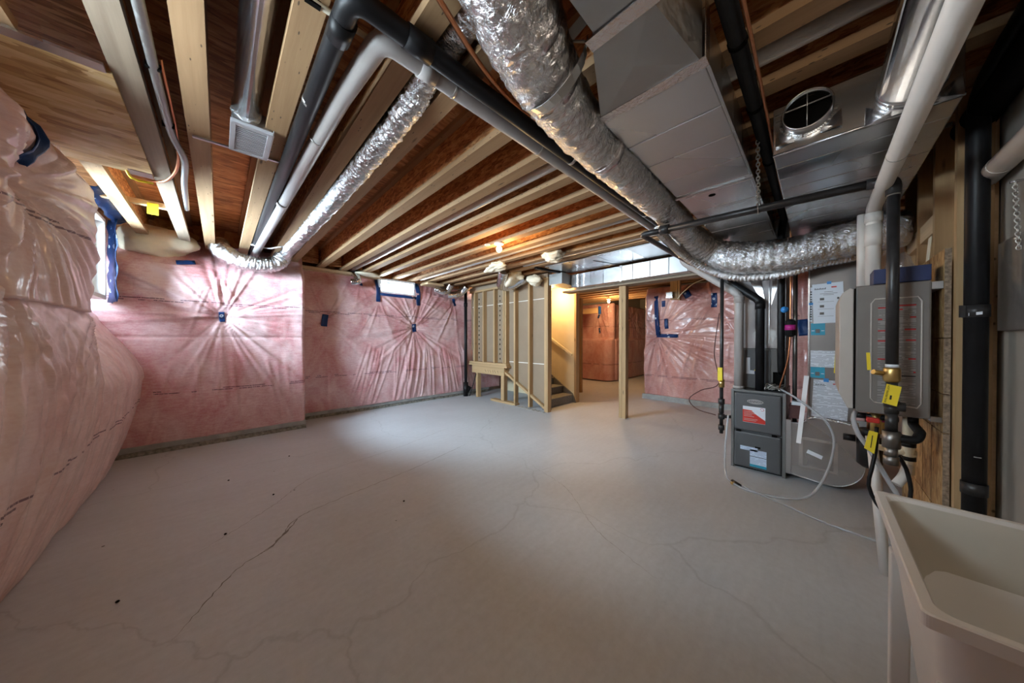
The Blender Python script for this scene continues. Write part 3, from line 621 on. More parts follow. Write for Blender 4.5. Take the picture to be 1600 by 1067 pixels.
# supply trunk
ZT = 2.15
def taper_duct(m, xa, ya0, ya1, xb, yb0, yb1, z0, z1, z0b=None):
    z0b = z0 if z0b is None else z0b
    return m.add([(xa, ya0, z0), (xa, ya1, z0), (xa, ya1, z1), (xa, ya0, z1), (xb, yb0, z0b), (xb, yb1, z0b), (xb, yb1, z1), (xb, yb0, z1)], [(0, 1, 2, 3), (7, 6, 5, 4), (0, 4, 5, 1), (1, 5, 6, 2), (2, 6, 7, 3), (3, 7, 4, 0)])
t = thing('supply_duct', 'large grey sheet metal supply trunk hung under the joists', 'duct', (1.5, .45, ZT))
obj('duct_section', MB().box(-.50, .275, ZT + .003, .83, .47, 2.35), 'galv_dull', t)
# cross-broken reducer: centre dimple
y0a, y1a, y0b, y1b = .315, .488, .268, .632; xa, xb = .825, 1.14; c = ((xa + xb) / 2, (y0a + y1a + y0b + y1b) / 4, ZT - .009)
m = MB().add([(xa, y0a, ZT), (xa, y1a, ZT), (xb, y1b, ZT), (xb, y0b, ZT), c, (xa, y0a, 2.35), (xa, y1a, 2.35), (xb, y1b, 2.35), (xb, y0b, 2.35)], [(0, 1, 4), (1, 2, 4), (2, 3, 4), (3, 0, 4), (0, 5, 6, 1), (1, 6, 7, 2), (2, 7, 8, 3), (3, 8, 5, 0), (5, 8, 7, 6)]); obj('reducer', m, 'galv_dull', t)
for (xx, p, q) in ((.825, .30, .50), (1.14, .255, .645)):
    obj('foil_tape_joint', MB().box(xx - .022, p, ZT - .004, xx + .022, q, ZT + .0), 'foil_tape', t); obj('foil_tape_joint', MB().box(xx - .022, p - .003, ZT - .004, xx + .022, p, 2.34), 'foil_tape', t)
edges = [1.165, 1.40, 1.63, 1.86, 2.09, 2.16, 2.44, 2.72, 3.0, 3.3, 3.59]
for a, b2 in zip(edges, edges[1:]):
    m = MB(); taper_duct(m, a + .002, .262, .635, b2 - .002, .262, .635, ZT, 2.352); obj('duct_section', m, 'galv', t, .004)
obj('drive_cleat', MB().box(2.115, .252, ZT - .006, 2.135, .645, ZT), 'galv', t); obj('drive_cleat', MB().box(1.16, .252, ZT + .0, 3.58, .262, ZT + .012), 'galv', t)
obj('test_hole', MB().tube([(2.225, .465, ZT - .0015), (2.225, .465, ZT + .001)], .019, 18), 'dark', t)
# return trunk with collars
t = thing('return_duct', 'wide shiny return trunk with an open round collar at its end', 'duct', (2.7, -.11, 2.1))
ed = [1.87, 2.02, 2.17, 2.32, 2.47, 2.62, 2.80, 3.0, 3.25, 3.5, 3.9]
obj('duct_section', MB().box(1.868, -.36, 2.10, 1.885, .145, 2.315), 'galv', t)
for a, b2 in zip(ed, ed[1:]): obj('duct_section', MB().box(a + .001, -.362, 2.10, b2 - .001, .147, 2.318), 'galv', t, .005)
obj('edge_bead', MB().tube([(1.868, .147, 2.10), (1.868, -.362, 2.10)], .006, 8), 'galv', t)
def collar(yc, zc, r, xl, filled):
    m = MB(); n = 40
    ringv = []
    for x_, rr in ((1.868, r * 1.0), (1.868 - xl, r), (1.868 - xl, r * .93), (1.86, r * .93)):
        for k in range(n): ringv.append((x_, yc + rr * math.cos(2 * PI * k / n), zc + rr * math.sin(2 * PI * k / n)))
    m.add(ringv, [(i * n + k, i * n + (k + 1) % n, (i + 1) * n + (k + 1) % n, (i + 1) * n + k) for i in range(3) for k in range(n)], True); obj('collar', m, 'galv', t)
    if not filled:
        obj('opening', MB().tube([(1.862, yc, zc), (1.8655, yc, zc)], r * .93, 32), 'dark', t); obj('damper_rod', MB().tube([(1.84, yc, zc - r * .9), (1.84, yc, zc + r * .9)], .002, 6), 'zinc', t); obj('damper_rod', MB().tube([(1.842, yc - r * .9, zc + .03), (1.842, yc + r * 1.3, zc + .03)], .003, 6), 'zinc', t)
        for k in range(34):
            th = PI * (1.02 + .96 * k / 33); obj('collar_tab', MB().beam((1.866, yc + r * 1.02 * math.cos(th), zc + r * 1.02 * math.sin(th)), (1.866, yc + r * 1.14 * math.cos(th), zc + r * 1.14 * math.sin(th)), .006, .004, upv=(1, 0, 0)), 'galv', t)
    for s_ in (-1, 1): obj('gusset', MB().add([(1.866, yc + s_ * r * .55, zc - r * .95), (1.866, yc + s_ * r * 1.25, zc - r * .35), (1.85, yc + s_ * r * 1.28, zc - r * 1.30), (1.866, yc + s_ * r * .5, zc - r * 1.25)], [(0, 1, 2), (0, 2, 3)]), 'tin', t)
collar(.033, 2.238, .082, .05, False); collar(-.245, 2.205, .088, .03, True)
t = thing('round_duct', 'shiny round duct leaving the end of the return trunk beside the white pipe', 'duct', (1.5, -.25, 2.2)); obj('duct', MB().tube([(1.85, -.245, 2.205), (-.6, -.245, 2.225)], .085, 30), 'tin', t); obj('end_band', MB().tube([(1.86, -.245, 2.205), (1.82, -.245, 2.205)], .088, 30), 'galv', t)
obj('seam', MB().box(-.6, -.168, 2.170, 1.84, -.164, 2.178), 'tin', t)
pipe('vent_pipe', 'thick white vent pipe running overhead to the water heater', 'pipe', [(-.6, -.225, 1.985), (2.63, -.225, 1.985), (2.66, -.225, 1.97), (2.66, -.225, 1.523)], .030, 'pvc_white', .07, 22, [('hanger_wire', (1.95, -.225, 1.985), X, .0312, .006), ('coupling', (2.66, -.225, 1.83), Z, .0335, .12), ('coupling', (2.66, -.225, 1.93), Z, .035, .05)])
pipe('vent_pipe', 'second white vent pipe standing just behind the first on the water heater', 'pipe', [(2.70, -.185, 1.97), (2.70, -.185, 1.523)], .020, 'pvc_white', 0, 18)
# joist pan and branch duct over the doorway
t = thing('joist_pan', 'bright sheet metal pan nailed under the joists before the doorway', 'duct', (3.9, 2.1, 2.345))
for a, b2 in ((1.15, 1.62), (1.62, 2.05), (2.05, 2.48), (2.48, 2.92)): obj('pan_sheet', MB().box(3.56, a + .002, 2.343, 4.215, b2 - .002, 2.355), 'galv', t)
obj('pan_rib', MB().beam((3.75, 2.2, 2.340), (4.20, 2.06, 2.340), .012, .006), 'galv', t)
t = thing('branch_duct', 'long low sheet metal duct over the doorway to the back room', 'duct', (4.4, 2.0, 2.1))
e2 = [.95, 1.14, 1.36, 1.60, 1.84, 2.02, 2.30, 2.52, 2.70, 2.88]
for a, b2 in zip(e2, e2[1:]): obj('duct_section', MB().box(4.22, a + .0015, 2.10, 4.62, b2 - .0015, 2.318), 'galv', t, .003)
obj('drive_cleat', MB().box(4.212, 2.00, 2.095, 4.222, 2.035, 2.325), 'galv', t)
for yy in (2.62, 2.74): obj('foil_tape_joint', MB().box(4.214, yy, 2.10, 4.219, yy + .035, 2.31), 'foil_tape', t)
tag(obj('plank', MB().box(4.40, .9, 2.070, 4.62, 3.19, 2.098), 'grey_wood', loc=(4.4, 2, 2.075)), 'wooden plank under the low duct at the doorway', 'plank')
t = thing('round_duct', 'dull sheet metal end box between the low duct and the stair wall', 'duct', (4.15, 3.1, 2.15)); obj('box', MB().box(3.98, 2.90, 2.15, 4.5, 3.17, 2.33), 'galv_dull', t); obj('rod', MB().beam((3.5, 3.05, 2.345), (4.1, 2.93, 2.335), .05, .03), 'abs', t)

# ------------------------------------------------------------------ stair: stud wall, boards, steps, plastered wall
t = thing('stud_wall', 'bare timber stud wall with gypsum boards behind it beside the stair', 'wall frame', (3.99, 4.2, 0))
SX0, SX1 = 3.95, 4.04
for y in (5.20, 4.90, 4.55, 4.27, 4.215): obj('stud', MB().box(SX0, y - .019, .765, SX1, y + .019, 2.245), 'stud', t)
for y, h in ((3.965, 2.2), (3.60, 2.2), (3.225, 2.2), (3.186, 2.2)): obj('stud', MB().box(SX0, y - .019, .0 if y < 3.3 else .02, SX1, y + .019, 2.245), 'stud', t)
obj('top_plate', MB().box(SX0, 3.167, 2.247, SX1, 5.36, 2.285), 'plate', t); obj('top_plate', MB().box(SX0, 3.167, 2.287, SX1, 5.36, 2.355), 'grey_wood', t)
obj('sill_plate', MB().box(SX0 - .02, 4.17, .725, SX1, 5.36, .763), 'plate', t); obj('sill_plate', MB().box(SX0 - .03, 4.14, .685, SX1, 5.36, .723), 'plate', t)
obj('header', MB().box(SX0, 4.25, .52, SX1 - .04, 5.28, .683), 'plate', t); obj('stringer', MB().beam((4.0, 4.27, .60), (4.0, 3.21, .03), .04, .06, upv=(1, 0, 0)), 'plate', t)
obj('leg', MB().box(SX0, 4.25, .04, SX1, 4.34, .518), 'stud', t); obj('leg', MB().box(SX0, 5.08, .0, SX1, 5.14, .518), 'stud', t)
obj('bottom_plate', MB().box(SX0 - .03, 3.92, 0, SX1, 4.62, .038), 'plate', t)
for k in range(6): obj('letter_stroke', MB().beam((SX0 - .001, 4.42 + k * .075, .56), (SX0 - .001, 4.44 + k * .075 + .02 * (k % 2), .61), .006, .002, upv=(1, 0, 0)), 'ink', t)
g = MB()
for y in (5.02, 4.36): 
    for k in range(14): g.beam((SX0 - .002, y + .012 * (k % 2), .85 + k * .095), (SX0 + .02, y + .03, .86 + k * .095), .012, .028)
o = obj('nail_clips', g, 'dark', t); o['kind'] = 'stuff'
# gypsum boards: seams taped white
for (ya, yb, za, zb) in ((4.205, 5.38, .77, 1.945), (4.205, 5.38, 1.955, 2.60), (3.17, 4.20, .81, 1.945), (3.17, 4.20, 1.955, 2.60)): obj('gypsum_board', MB().box(SX1 + .001, ya, za, SX1 + .014, yb, zb), 'kraft', t)
obj('gypsum_board', MB().prism([(SX1 + .001, 3.17, .80), (SX1 + .001, 4.20, .80), (SX1 + .001, 4.20, .58), (SX1 + .001, 3.17, .03)], (.013, 0, 0)), 'kraft', t)
obj('joint_tape', MB().box(SX1 - .001, 3.17, 1.944, SX1 + .001, 5.38, 1.956), 'seam', t); obj('joint_tape', MB().box(SX1 - .001, 3.17, .798, SX1 + .001, 4.2, .812), 'seam', t)
t = thing('stair', 'grey carpeted stair climbing between the stud wall and the plastered wall', 'stair', (4.5, 3.4, 0))
for k in range(6):
    y = 3.36 + .235 * k; z = .148 * (k + 1)
    obj('riser', MB().box(4.06, y, z - .148 if k == 0 else z - .150, 4.955, y + .018, z - .012), 'carpet', t); obj('tread', MB().box(4.06, y - .022, z - .012, 4.955, y + .250, z + .012), 'carpet', t, .006)
obj('landing', MB().box(4.06, 4.77, .90, 4.955, 5.37, .93), 'carpet', t)
obj('skirt_board', MB().prism([(4.958, 3.28, 0), (4.958, 3.36, .17), (4.958, 4.77, 1.06), (4.958, 5.37, 1.06), (4.958, 5.37, .92), (4.958, 4.8, .88), (4.958, 3.42, 0)], (.025, 0, 0)), 'furnace_lt', t)
tag(obj('wall_stair', MB().box(4.985, 3.335, 0, 5.095, 5.44, 2.30).box(4.985, 3.5, 2.30, 5.095, 5.44, 3.3), 'plaster'), None, None, None, 'structure')
struct('wall_stairwell', MB().box(4.055, 5.38, 1.0, 4.985, 5.44, 3.3).box(4.055, 3.42, 2.30, 4.985, 3.5, 3.3).box(4.055, 3.42, 3.3, 5.095, 5.6, 3.34).box(4.055, 3.42, 2.30, 4.985, 3.95, 2.36).box(4.02, 3.2, 2.66, 4.054, 5.6, 3.3), 'plaster')
t = thing('handrail', 'cream handrail sloping along the plastered stair wall', 'handrail', (4.93, 3.7, 1.1)); obj('rail', MB().beam((4.935, 3.35, .935), (4.935, 5.0, 1.945), .04, .05), 'plaster', t, .006)
for y in (3.55, 4.4): obj('bracket', MB().beam((4.935, y, .935 + (y - 3.35) * .612 - .03), (4.985, y, .935 + (y - 3.35) * .612 - .06), .02, .02), 'zinc', t)
tag(obj('corner_stud', MB().box(4.985, 3.29, 0, 5.095, 3.333, 2.30), 'stud', loc=(5.04, 3.31, 0)), 'timber end stud closing the plastered stair wall', 'stud')
tag(obj('door_jamb', MB().box(6.0, 3.82, .0, 6.06, 3.92, 2.2), 'stud', loc=(6.03, 3.87, 0)), 'dark timber jamb just inside the doorway to the back room', 'stud')
t = thing('support_post', 'freestanding double timber post under the low sheet metal duct', 'post', (4.55, 2.12, 0)); obj('stud', MB().box(4.50, 2.132, 0, 4.60, 2.18, 2.07), 'stud', t, .002); obj('stud', MB().box(4.50, 2.07, 0, 4.60, 2.13, 2.07), 'stud', t, .002)
# concrete chips swept at the foot of the studs
cr = MB(); R = random.Random(3)
for k in range(60):
    y = R.uniform(3.2, 3.95); x = 3.93 - abs(R.gauss(0, .02)); s = R.uniform(.005, .014); cr.box(x - s, y - s, 0, x + s, y + s, s)
o = tag(obj('plaster_crumbs', cr, 'wall', loc=(3.92, 3.6, 0)), 'pale crumbs swept along the foot of the stud wall', 'crumbs', kind='stuff')
t = thing('drain_pipe', 'black downpipe in the corner beside the stud wall', 'pipe', (3.84, 5.36, 0)); obj('pipe', MB().tube([(3.84, 5.36, .05), (3.84, 5.36, 2.36)], .034, 16), 'abs', t); obj('cleanout', MB().tube([(3.84, 5.36, .0), (3.84, 5.36, .30)], .052, 16), 'abs', t); obj('cleanout', MB().tube([(3.84, 5.36, .06), (3.93, 5.33, .20)], .045, 14), 'abs', t); obj('coupling', MB().tube([(3.84, 5.36, 1.95), (3.84, 5.36, 2.03)], .042, 16), 'abs', t)
t = thing('scrap_timber', 'timber scrap standing under the landing header by the black downpipe', 'plank', (4.0, 5.17, 0)); obj('board', MB().beam((4.02, 5.17, 0.0), (4.02, 5.19, .50), .05, .05, upv=(1, 0, 0)), 'stud', t)
t = thing('iron_bar', 'thin dark bar leaning beside the black downpipe', 'bar', (3.93, 5.22, 0)); obj('bar', MB().tube([(3.90, 5.30, 0.0), (3.94, 5.12, .50)], .010, 8), 'iron', t)

# bare bulbs, one of them added out of view as fill light
def bulb(name, label, p, power, col=(1, .62, .28), holder=True, r=.033):
    t = thing(name, label, 'light bulb', (p[0], p[1], p[2]))
    obj('bulb', MB().ball(p, r, 16, 1.15), 'lit', t)
    if holder: obj('socket', MB().tube([(p[0], p[1], p[2] + r * .9), (p[0], p[1], p[2] + .05), (p[0], p[1], p[2] + .052), (p[0], p[1], p[2] + .068)], [.020, .030, .055, .058], 18), 'white', t)
    if ZJ - p[2] > .09: obj('stem', MB().tube([(p[0], p[1], p[2] + .06), (p[0], p[1], ZJ - .001)], .012, 10), 'white', t)
    l = bpy.data.lights.new('bulb_light', 'POINT'); l.energy = power; l.color = col; l.shadow_soft_size = .06; lo = bpy.data.objects.new('bulb_light', l); COL.objects.link(lo); lo.location = (p[0], p[1], p[2] - .10); return t
bulb('light_bulb', 'glowing bare bulb hanging from the joists in the middle of the ceiling', (2.32, 2.58, 2.285), BULB['room'])
bulb('light_bulb', 'glowing bare bulb in the orange back room', (7.3, 3.82, 2.23), BULB['back'])
bulb('light_bulb', 'added unseen fill bulb on the ceiling over the right foreground, above the frame', (.45, -.12, 2.285), BULB['near'], (1, .90, .78))  # unseen bulb, added to brighten the near joist webs and right side
bulb('light_bulb', 'small glowing bulb at the head of the stair', (4.60, 3.62, 2.20), BULB['stair'], r=.02)
tag(obj('pull_ring', MB().tube([(2.26 + .03 * math.cos(a), 2.72 + .03 * math.sin(a), 2.352) for a in [2 * PI * k / 16 for k in range(17)]], .004, 6), 'white', loc=(2.26, 2.72, 2.352)), 'small white cable ring beside the bare bulb', 'cable')
for i, (c, r, fl, lb) in enumerate((((2.95, 3.35, 2.33), .17, (.55, 1.2, .38), 'torn cream batt hanging between the joists right of the bare bulb'), ((3.15, 2.45, 2.34), .15, (.9, 1.1, .5), 'cream batt poking from the joists near the metal pan'), ((3.62, 3.62, 2.29), .16, (.9, 1.1, .7), 'grey cream batt hanging over the stair wall top'), ((3.83, 3.34, 2.27), .11, (.8, 1.0, .9), 'ragged cream batt beside the dull end box'))):
    tag(obj('insulation_batt', lumpy(c, r, 40 + i, fl, 40, .5), 'batt', loc=c), lb, 'insulation batt')
flex('flex_duct', 'short shiny duct elbow near the top of the stud wall', [(3.30, 3.55, 2.36), (3.42, 3.72, 2.27), (3.62, 3.95, 2.20), (3.80, 3.90, 2.22), (3.86, 3.6, 2.33)], .085, 51, .05, .03, .03, .014, 22, 'tin')
flex('flex_duct', 'small tin elbow at the far wall beside the pale sill plank', [(1.62, 5.5, 2.36), (1.63, 5.38, 2.31), (1.64, 5.33, 2.20), (1.55, 5.36, 2.18)], .055, 53, .03, .03, .02, .01, 20, 'tin')
flex('flex_duct', 'tin elbow on the far wall right of the small window, left one of the pair', [(3.10, 5.38, 2.25), (3.22, 5.30, 2.20), (3.33, 5.28, 2.24), (3.36, 5.2, 2.36)], .07, 54, .04, .03, .02, .012, 20, 'tin')
flex('flex_duct', 'tin elbow on the far wall next to the stud wall, right one of the pair', [(3.38, 5.36, 2.15), (3.52, 5.28, 2.17), (3.64, 5.22, 2.23), (3.68, 5.1, 2.34)], .07, 55, .04, .03, .02, .012, 20, 'tin')
tag(obj('insulation_batt', lumpy((1.80, 5.3, 2.34), .12, 60, (1.6, .8, .3), 20, .15), 'batt', loc=(1.8, 5.3, 2.34)), 'flat cream batt above the small tin elbow at the far wall', 'insulation batt')
tag(obj('joist_scrap', MB().box(2.85, 5.2, 2.30, 3.2, 5.5, 2.335), 'plank_x', loc=(3, 5.3, 2.3)), 'short timber offcut lying at the far wall right of the small window', 'plank')

# back room and mechanical room timber
for i, y in enumerate((1.92, 1.80)): pass
t = thing('stud_drop', 'short timber stub with a metal junction box hanging before the pink wall', 'stud', (6.2, 1.88, 2.0)); obj('stud', MB().box(6.18, 1.845, 2.0, 6.27, 1.965, 2.36), 'stud', t); obj('stud', MB().box(6.18, 1.80, 1.98, 6.27, 1.838, 2.36), 'stud', t); obj('junction_box', MB().box(6.10, 1.90, 2.02, 6.18, 2.02, 2.14), 'galv', t, .006); obj('box_ring', MB().box(6.095, 1.92, 2.04, 6.10, 2.0, 2.12), 'zinc', t)
tag(obj('cable', MB().tube(spline([(6.16, 1.83, 2.0), (6.15, 1.75, 2.1), (6.16, 1.55, 2.26), (6.2, 1.3, 2.34)], .03), .009, 8), 'batt', loc=(6.16, 1.7, 2.1)), 'cream cable curling from the junction box to the joists', 'cable')
for i in range(4): tag(obj('cable', MB().tube(spline([(5.2, 2.75 - .1 * i, 2.345 - .01 * i), (5.5, 2.5 - .12 * i, 2.30 - .012 * i), (5.8, 2.2 - .06 * i, 2.33)], .03), .010, 8), 'batt', loc=(5.5, 2.4, 2.3)), f'cream cable drooping under the joists beyond the post, {ORD[i]} from the stair side', 'cable', 'cables beyond the post')
t = thing('lintel_box', 'yellow-lit timber lintel in the back room by its bulb', 'plank', (7.6, 4.6, 2.1)); obj('board', MB().box(7.55, 4.25, 1.97, 7.62, 5.5, 2.12), 'plate', t); obj('tape_end', MB().box(7.545, 4.22, 1.95, 7.63, 4.26, 2.16), 'tape', t)

# copper line, cables
def line(name, label, pts, r, mat, ties=(), fl=False):
    o = thing(name, label, 'cable' if 'cable' in name else 'pipe', pts[0]); P = spline(pts, .03); m = MB().tube(P, r, 8)
    obj('line', m, mat, o)
    for q in ties: obj('clip', MB().box(q[0] - .022, q[1] - .008, q[2] - .012, q[0] + .022, q[1] + .008, q[2] + .012), 'dark', o)
    return o
line('copper_line', 'thin copper tube crossing in front of the fat foil duct', [(.35, .77, 2.34), (.52, .86, 2.335), (.95, .985, 2.33), (1.6, .98, 2.33)], .010, 'copper')
line('cable', 'flat cream cable stapled under the joists at the top beside the black pipe', [(.14, 1.165, 2.352), (.22, 1.165, 2.352), (.54, 1.164, 2.352), (.75, 1.164, 2.352)], .010, 'batt', [(.225, 1.165, 2.352), (.53, 1.164, 2.352)])
line('cable', 'thick grey cable running along the side of the weathered joist', [(-.19, .3, 2.37), (-.19, 1.0, 2.372), (-.19, 1.58, 2.372), (-.185, 2.43, 2.372), (-.15, 2.75, 2.352), (-.175, 3.2, 2.36), (-.20, 3.9, 2.39)], .017, 'galv_dull', [(-.19, 1.93, 2.372), (-.187, 2.40, 2.372)])
line('copper_line', 'thin pink copper tube looping under the weathered joist', [(-.17, 1.9, 2.40), (-.165, 2.5, 2.385), (-.19, 2.9, 2.35), (-.27, 3.2, 2.345), (-.36, 3.25, 2.35), (-.42, 3.1, 2.375)], .008, 'copper')
line('cable', 'yellow cable loop at the corner of the OSB soffit', [(-.43, 3.08, 2.38), (-.42, 3.25, 2.335), (-.33, 3.30, 2.345)], .008, 'yellow')
line('cable', 'white cable sagging across the joist ends near the far wall', [(.27, 4.65, 2.352), (.42, 4.6, 2.33), (.54, 4.5, 2.352)], .008, 'vinyl')
tag(obj('yellow_marker', MB().box(-.44, 4.036, 2.325, -.375, 4.049, 2.42), 'yellow', loc=(-.41, 4.04, 2.325)), 'yellow plastic tab hanging from the nailer in the left corner', 'marker')
tag(obj('plank', MB().box(-.98, 4.05, 2.40, -.3, 4.10, 2.44), 'plank_x', loc=(-.6, 4.07, 2.4)), 'thin timber nailer over the large left window', 'plank')
tag(obj('poly_sheet', MB().add([(-.80 + .18 * j / 6 + .02 * math.sin(i * 1.3), 2.75 + .55 * i / 8, 2.31 - .10 * math.sin(j / 6 * PI * .8) + .015 * math.sin(i * 2 + j)) for i in range(9) for j in range(7)], [(i * 7 + j, i * 7 + j + 1, i * 7 + j + 8, i * 7 + j + 7) for i in range(8) for j in range(6)], True), 'poly', loc=(-.7, 3, 2.3)), 'loose clear plastic sheet above the creased bulge at the soffit', 'plastic sheet')

# ------------------------------------------------------------------ furnace
FX = 3.58; LEFT = (0, -1, 0)
t = thing('furnace', 'charcoal gas furnace with a red sticker and oval badge standing on the floor', 'furnace', (3.9, .38, 0))
obj('cabinet', MB().box(3.60, .187, .012, 4.28, .577, .757), 'furnace', t, .006)
for y in (.195, .569): obj('frame_edge', MB().box(FX, y - .012, .0, 3.60, y + .012, .757), 'furnace_lt', t, .003)
obj('frame_edge', MB().box(FX, .207, .735, 3.60, .557, .757), 'furnace_lt', t, .003)
up_ = obj('door', MB().box(3.568, .212, .372, 3.60, .555, .728), 'furnace', t, .014); lo_ = obj('door', MB().box(3.568, .212, .022, 3.60, .555, .358), 'furnace', t, .014)
for y in (.26, .52): obj('latch', MB().box(3.563, y - .018, .355, 3.58, y + .018, .372), 'dark', t)
bd = MB(); n = 32; bd.add([(3.5665, .395 + .058 * math.cos(2 * PI * k / n), .655 + .021 * math.sin(2 * PI * k / n)) for k in range(n)] + [(3.5685, .395 + .062 * math.cos(2 * PI * k / n), .655 + .024 * math.sin(2 * PI * k / n)) for k in range(n)], [tuple(range(n))] + [(k, n + k, n + (k + 1) % n, (k + 1) % n) for k in range(n)])
b_ = obj('badge', bd, 'galv', up_); text('badge_lettering', 'LENNOX', .026, (3.566, .395, .655), LEFT, Z, 'ink', up_)
obj('sticker', MB().box(3.5668, .322, .455, 3.568, .487, .607), 'paper_plain', up_)
obj('sticker_red', MB().prism([(3.5664, .487, .457)] + [(3.5664, .487 - .165 * k / 10, .575 - .010 * (k / 10) - .075 * (max(0, k - 4) / 6) ** .8) for k in range(11)] + [(3.5664, .322, .457)], (.0006, 0, 0)), 'red', up_)
for k, (za, w) in enumerate(((.555, .07), (.540, .085), (.526, .06), (.512, .075), (.487, .10), (.474, .09))): obj('sticker_line', MB().box(3.5660, .478 - w, za, 3.5665, .478, za + .004), 'heater_lt', up_)
obj('sticker_ring', MB().tube([(3.5666, .345 + .013 * math.cos(a), .588 + .011 * math.sin(a)) for a in [2 * PI * k / 14 for k in range(13)]], .0018, 5), 'red', up_)
obj('label', MB().box(3.5668, .375, .190, 3.568, .505, .225), 'pale_label', lo_); obj('label', MB().box(3.5668, .312, .045, 3.568, .432, .205), 'pale_label', lo_); obj('label_band', MB().box(3.5664, .312, .045, 3.5675, .432, .068), 'teal', lo_); obj('label_rule', MB().box(3.5664, .312, .138, 3.5675, .432, .142), 'ink', lo_)
obj('handle_recess', MB().box(3.5668, .355, .222, 3.568, .395, .238), 'dark', lo_)
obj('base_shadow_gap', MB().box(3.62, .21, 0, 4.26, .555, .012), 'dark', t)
t = thing('coil_cabinet', 'dark grey coil cabinet stacked on top of the furnace', 'cabinet', (3.95, .38, .757))
obj('cabinet', MB().box(3.74, .195, .760, 4.28, .583, 1.150), 'furnace_lt', t, .004); obj('front_panel', MB().box(3.732, .30, .775, 3.74, .575, 1.135), 'furnace', t, .004)
obj('label', MB().box(3.730, .455, .93, 3.732, .485, 1.06), 'paper_plain', t); obj('label', MB().box(3.730, .415, .90, 3.732, .485, .935), 'paper_plain', t); obj('label', MB().box(3.729, .385, .90, 3.731, .42, .945), 'blue_card', t); obj('label_band', MB().box(3.728, .385, .93, 3.730, .42, .945), 'yellow', t)
obj('access_plate', MB().box(3.732, .205, .80, 3.74, .285, .93), 'dark', t, .003)
t = thing('supply_plenum', 'tall sheet metal plenum rising from the coil cabinet to the trunk', 'duct', (3.95, .38, 1.15))
obj('plenum_wall', MB().box(3.74, .195, 1.152, 4.28, .583, 1.90), 'galv_pink', t, .003); obj('top_box', MB().box(3.70, .17, 1.905, 4.30, .62, 2.35), 'galv_dull', t, .004)
obj('flare', MB().prism([(3.73, .50, 1.885), (3.73, .385, 1.885), (3.738, .34, 1.56)], (.003, 0, 0)), 'tin', t); obj('flare', MB().prism([(3.73, .29, 1.885), (3.73, .215, 1.885), (3.738, .30, 1.56)], (.003, 0, 0)), 'tin', t)
obj('seam_ridge', MB().beam((3.737, .315, 1.86), (3.737, .315, 1.16), .004, .004, upv=(1, 0, 0)), 'galv', t)
obj('round_knockout', MB().tube([(3.7375, .345, 1.27), (3.74, .345, 1.27)], .085, 28), 'galv_dull', t)
wv = MB(); R = random.Random(5)
for k in range(16): 
    a0 = (3.72 + R.uniform(-.04, .04), .27 + R.uniform(-.05, .05), .762); wv.tube(spline([a0, (a0[0] - .05, a0[1] + R.uniform(-.04, .04), .80 + R.uniform(0, .03)), (3.63 + R.uniform(-.03, .03), .27 + R.uniform(-.07, .07), .775)], .02), .004, 5)
o = tag(obj('wire_bundle', wv, 'zinc', loc=(3.68, .27, .76)), 'tangle of thin wires on top of the furnace', 'wires', kind='stuff')
# gas riser left of furnace
t = thing('gas_pipe', 'black iron gas riser left of the furnace with a yellow valve handle', 'pipe', (3.58, .66, .2)); obj('pipe', MB().tube([(3.58, .66, .30), (3.58, .66, 2.06)], .016, 12), 'iron', t)
for z, r, h in ((.62, .028, .05), (.47, .028, .05), (.55, .022, .09), (.36, .026, .05), (.78, .024, .04)): obj('fitting', MB().tube([(3.58, .66, z - h / 2), (3.58, .66, z + h / 2)], r, 12), 'iron', t)
obj('valve_body', MB().tube([(3.58, .66, .76), (3.58, .66, .84)], .026, 8), 'brass', t); obj('valve_handle', MB().box(3.535, .645, .83, 3.55, .685, .96), 'yellow', t, .003); obj('branch', MB().tube([(3.58, .66, .47), (3.62, .58, .47)], .016, 10), 'iron', t)
line('cable', 'thin dark cable looping beside the gas riser at the furnace', [(3.57, .68, 1.5), (3.57, .72, 1.1), (3.57, .68, .80), (3.5, .82, .72), (3.48, .92, .62), (3.52, .86, .52), (3.55, .70, .48)], .0045, 'maroon')
# refrigerant lines right of furnace
t = thing('refrigerant_line', 'black foam-clad refrigerant pipe running between the two trunks', 'pipe', (3.6, .2, 1.0)); obj('pipe', MB().tube(fillet([(-.5, .200, 2.29), (3.50, .200, 2.29), (3.58, .222, 2.2), (3.62, .222, 1.25), (3.66, .222, .98), (3.72, .222, .93)], .08), .027, 14), 'abs', t)
for x in (.6, 1.30, 1.72, 2.3): obj('tie', MB().tube([(x, .200, 2.29), (x + .02, .200, 2.29)], .030, 12), 'dark', t)
t = thing('copper_line', 'bare copper refrigerant tube with a magenta banded dryer beside the furnace', 'pipe', (3.55, .15, 1.4)); obj('line', MB().tube(spline([(-.5, .155, 2.27), (1.5, .160, 2.26), (2.6, .170, 2.25), (3.45, .165, 2.24), (3.55, .158, 2.1), (3.55, .158, 1.45), (3.55, .158, 1.28), (3.56, .175, 1.05), (3.60, .23, .80)], .05), .006, 8), 'copper', t)
obj('dryer', MB().tube([(3.55, .158, 1.26), (3.55, .158, 1.275), (3.55, .158, 1.40), (3.55, .158, 1.415)], [.012, .036, .036, .012], 16), 'abs', t)
s_ = NT('magenta_band'); s_.p(Base_Color=(.45, .02, .22, 1), Roughness=.4); M['magenta'] = s_.m
obj('dryer_band', MB().tube([(3.55, .158, 1.32), (3.55, .158, 1.365)], .0368, 16), 'magenta', t); obj('blue_cap', MB().ball((3.545, .195, 1.50), .028, 12), 'tape_blue', t)
tag(obj('steel_riser', MB().tube([(3.75, .135, .1), (3.75, .135, 2.3)], .016, 10), 'galv_pipe', loc=(3.75, .135, .1)), 'slim steel riser behind the magenta banded dryer', 'pipe')
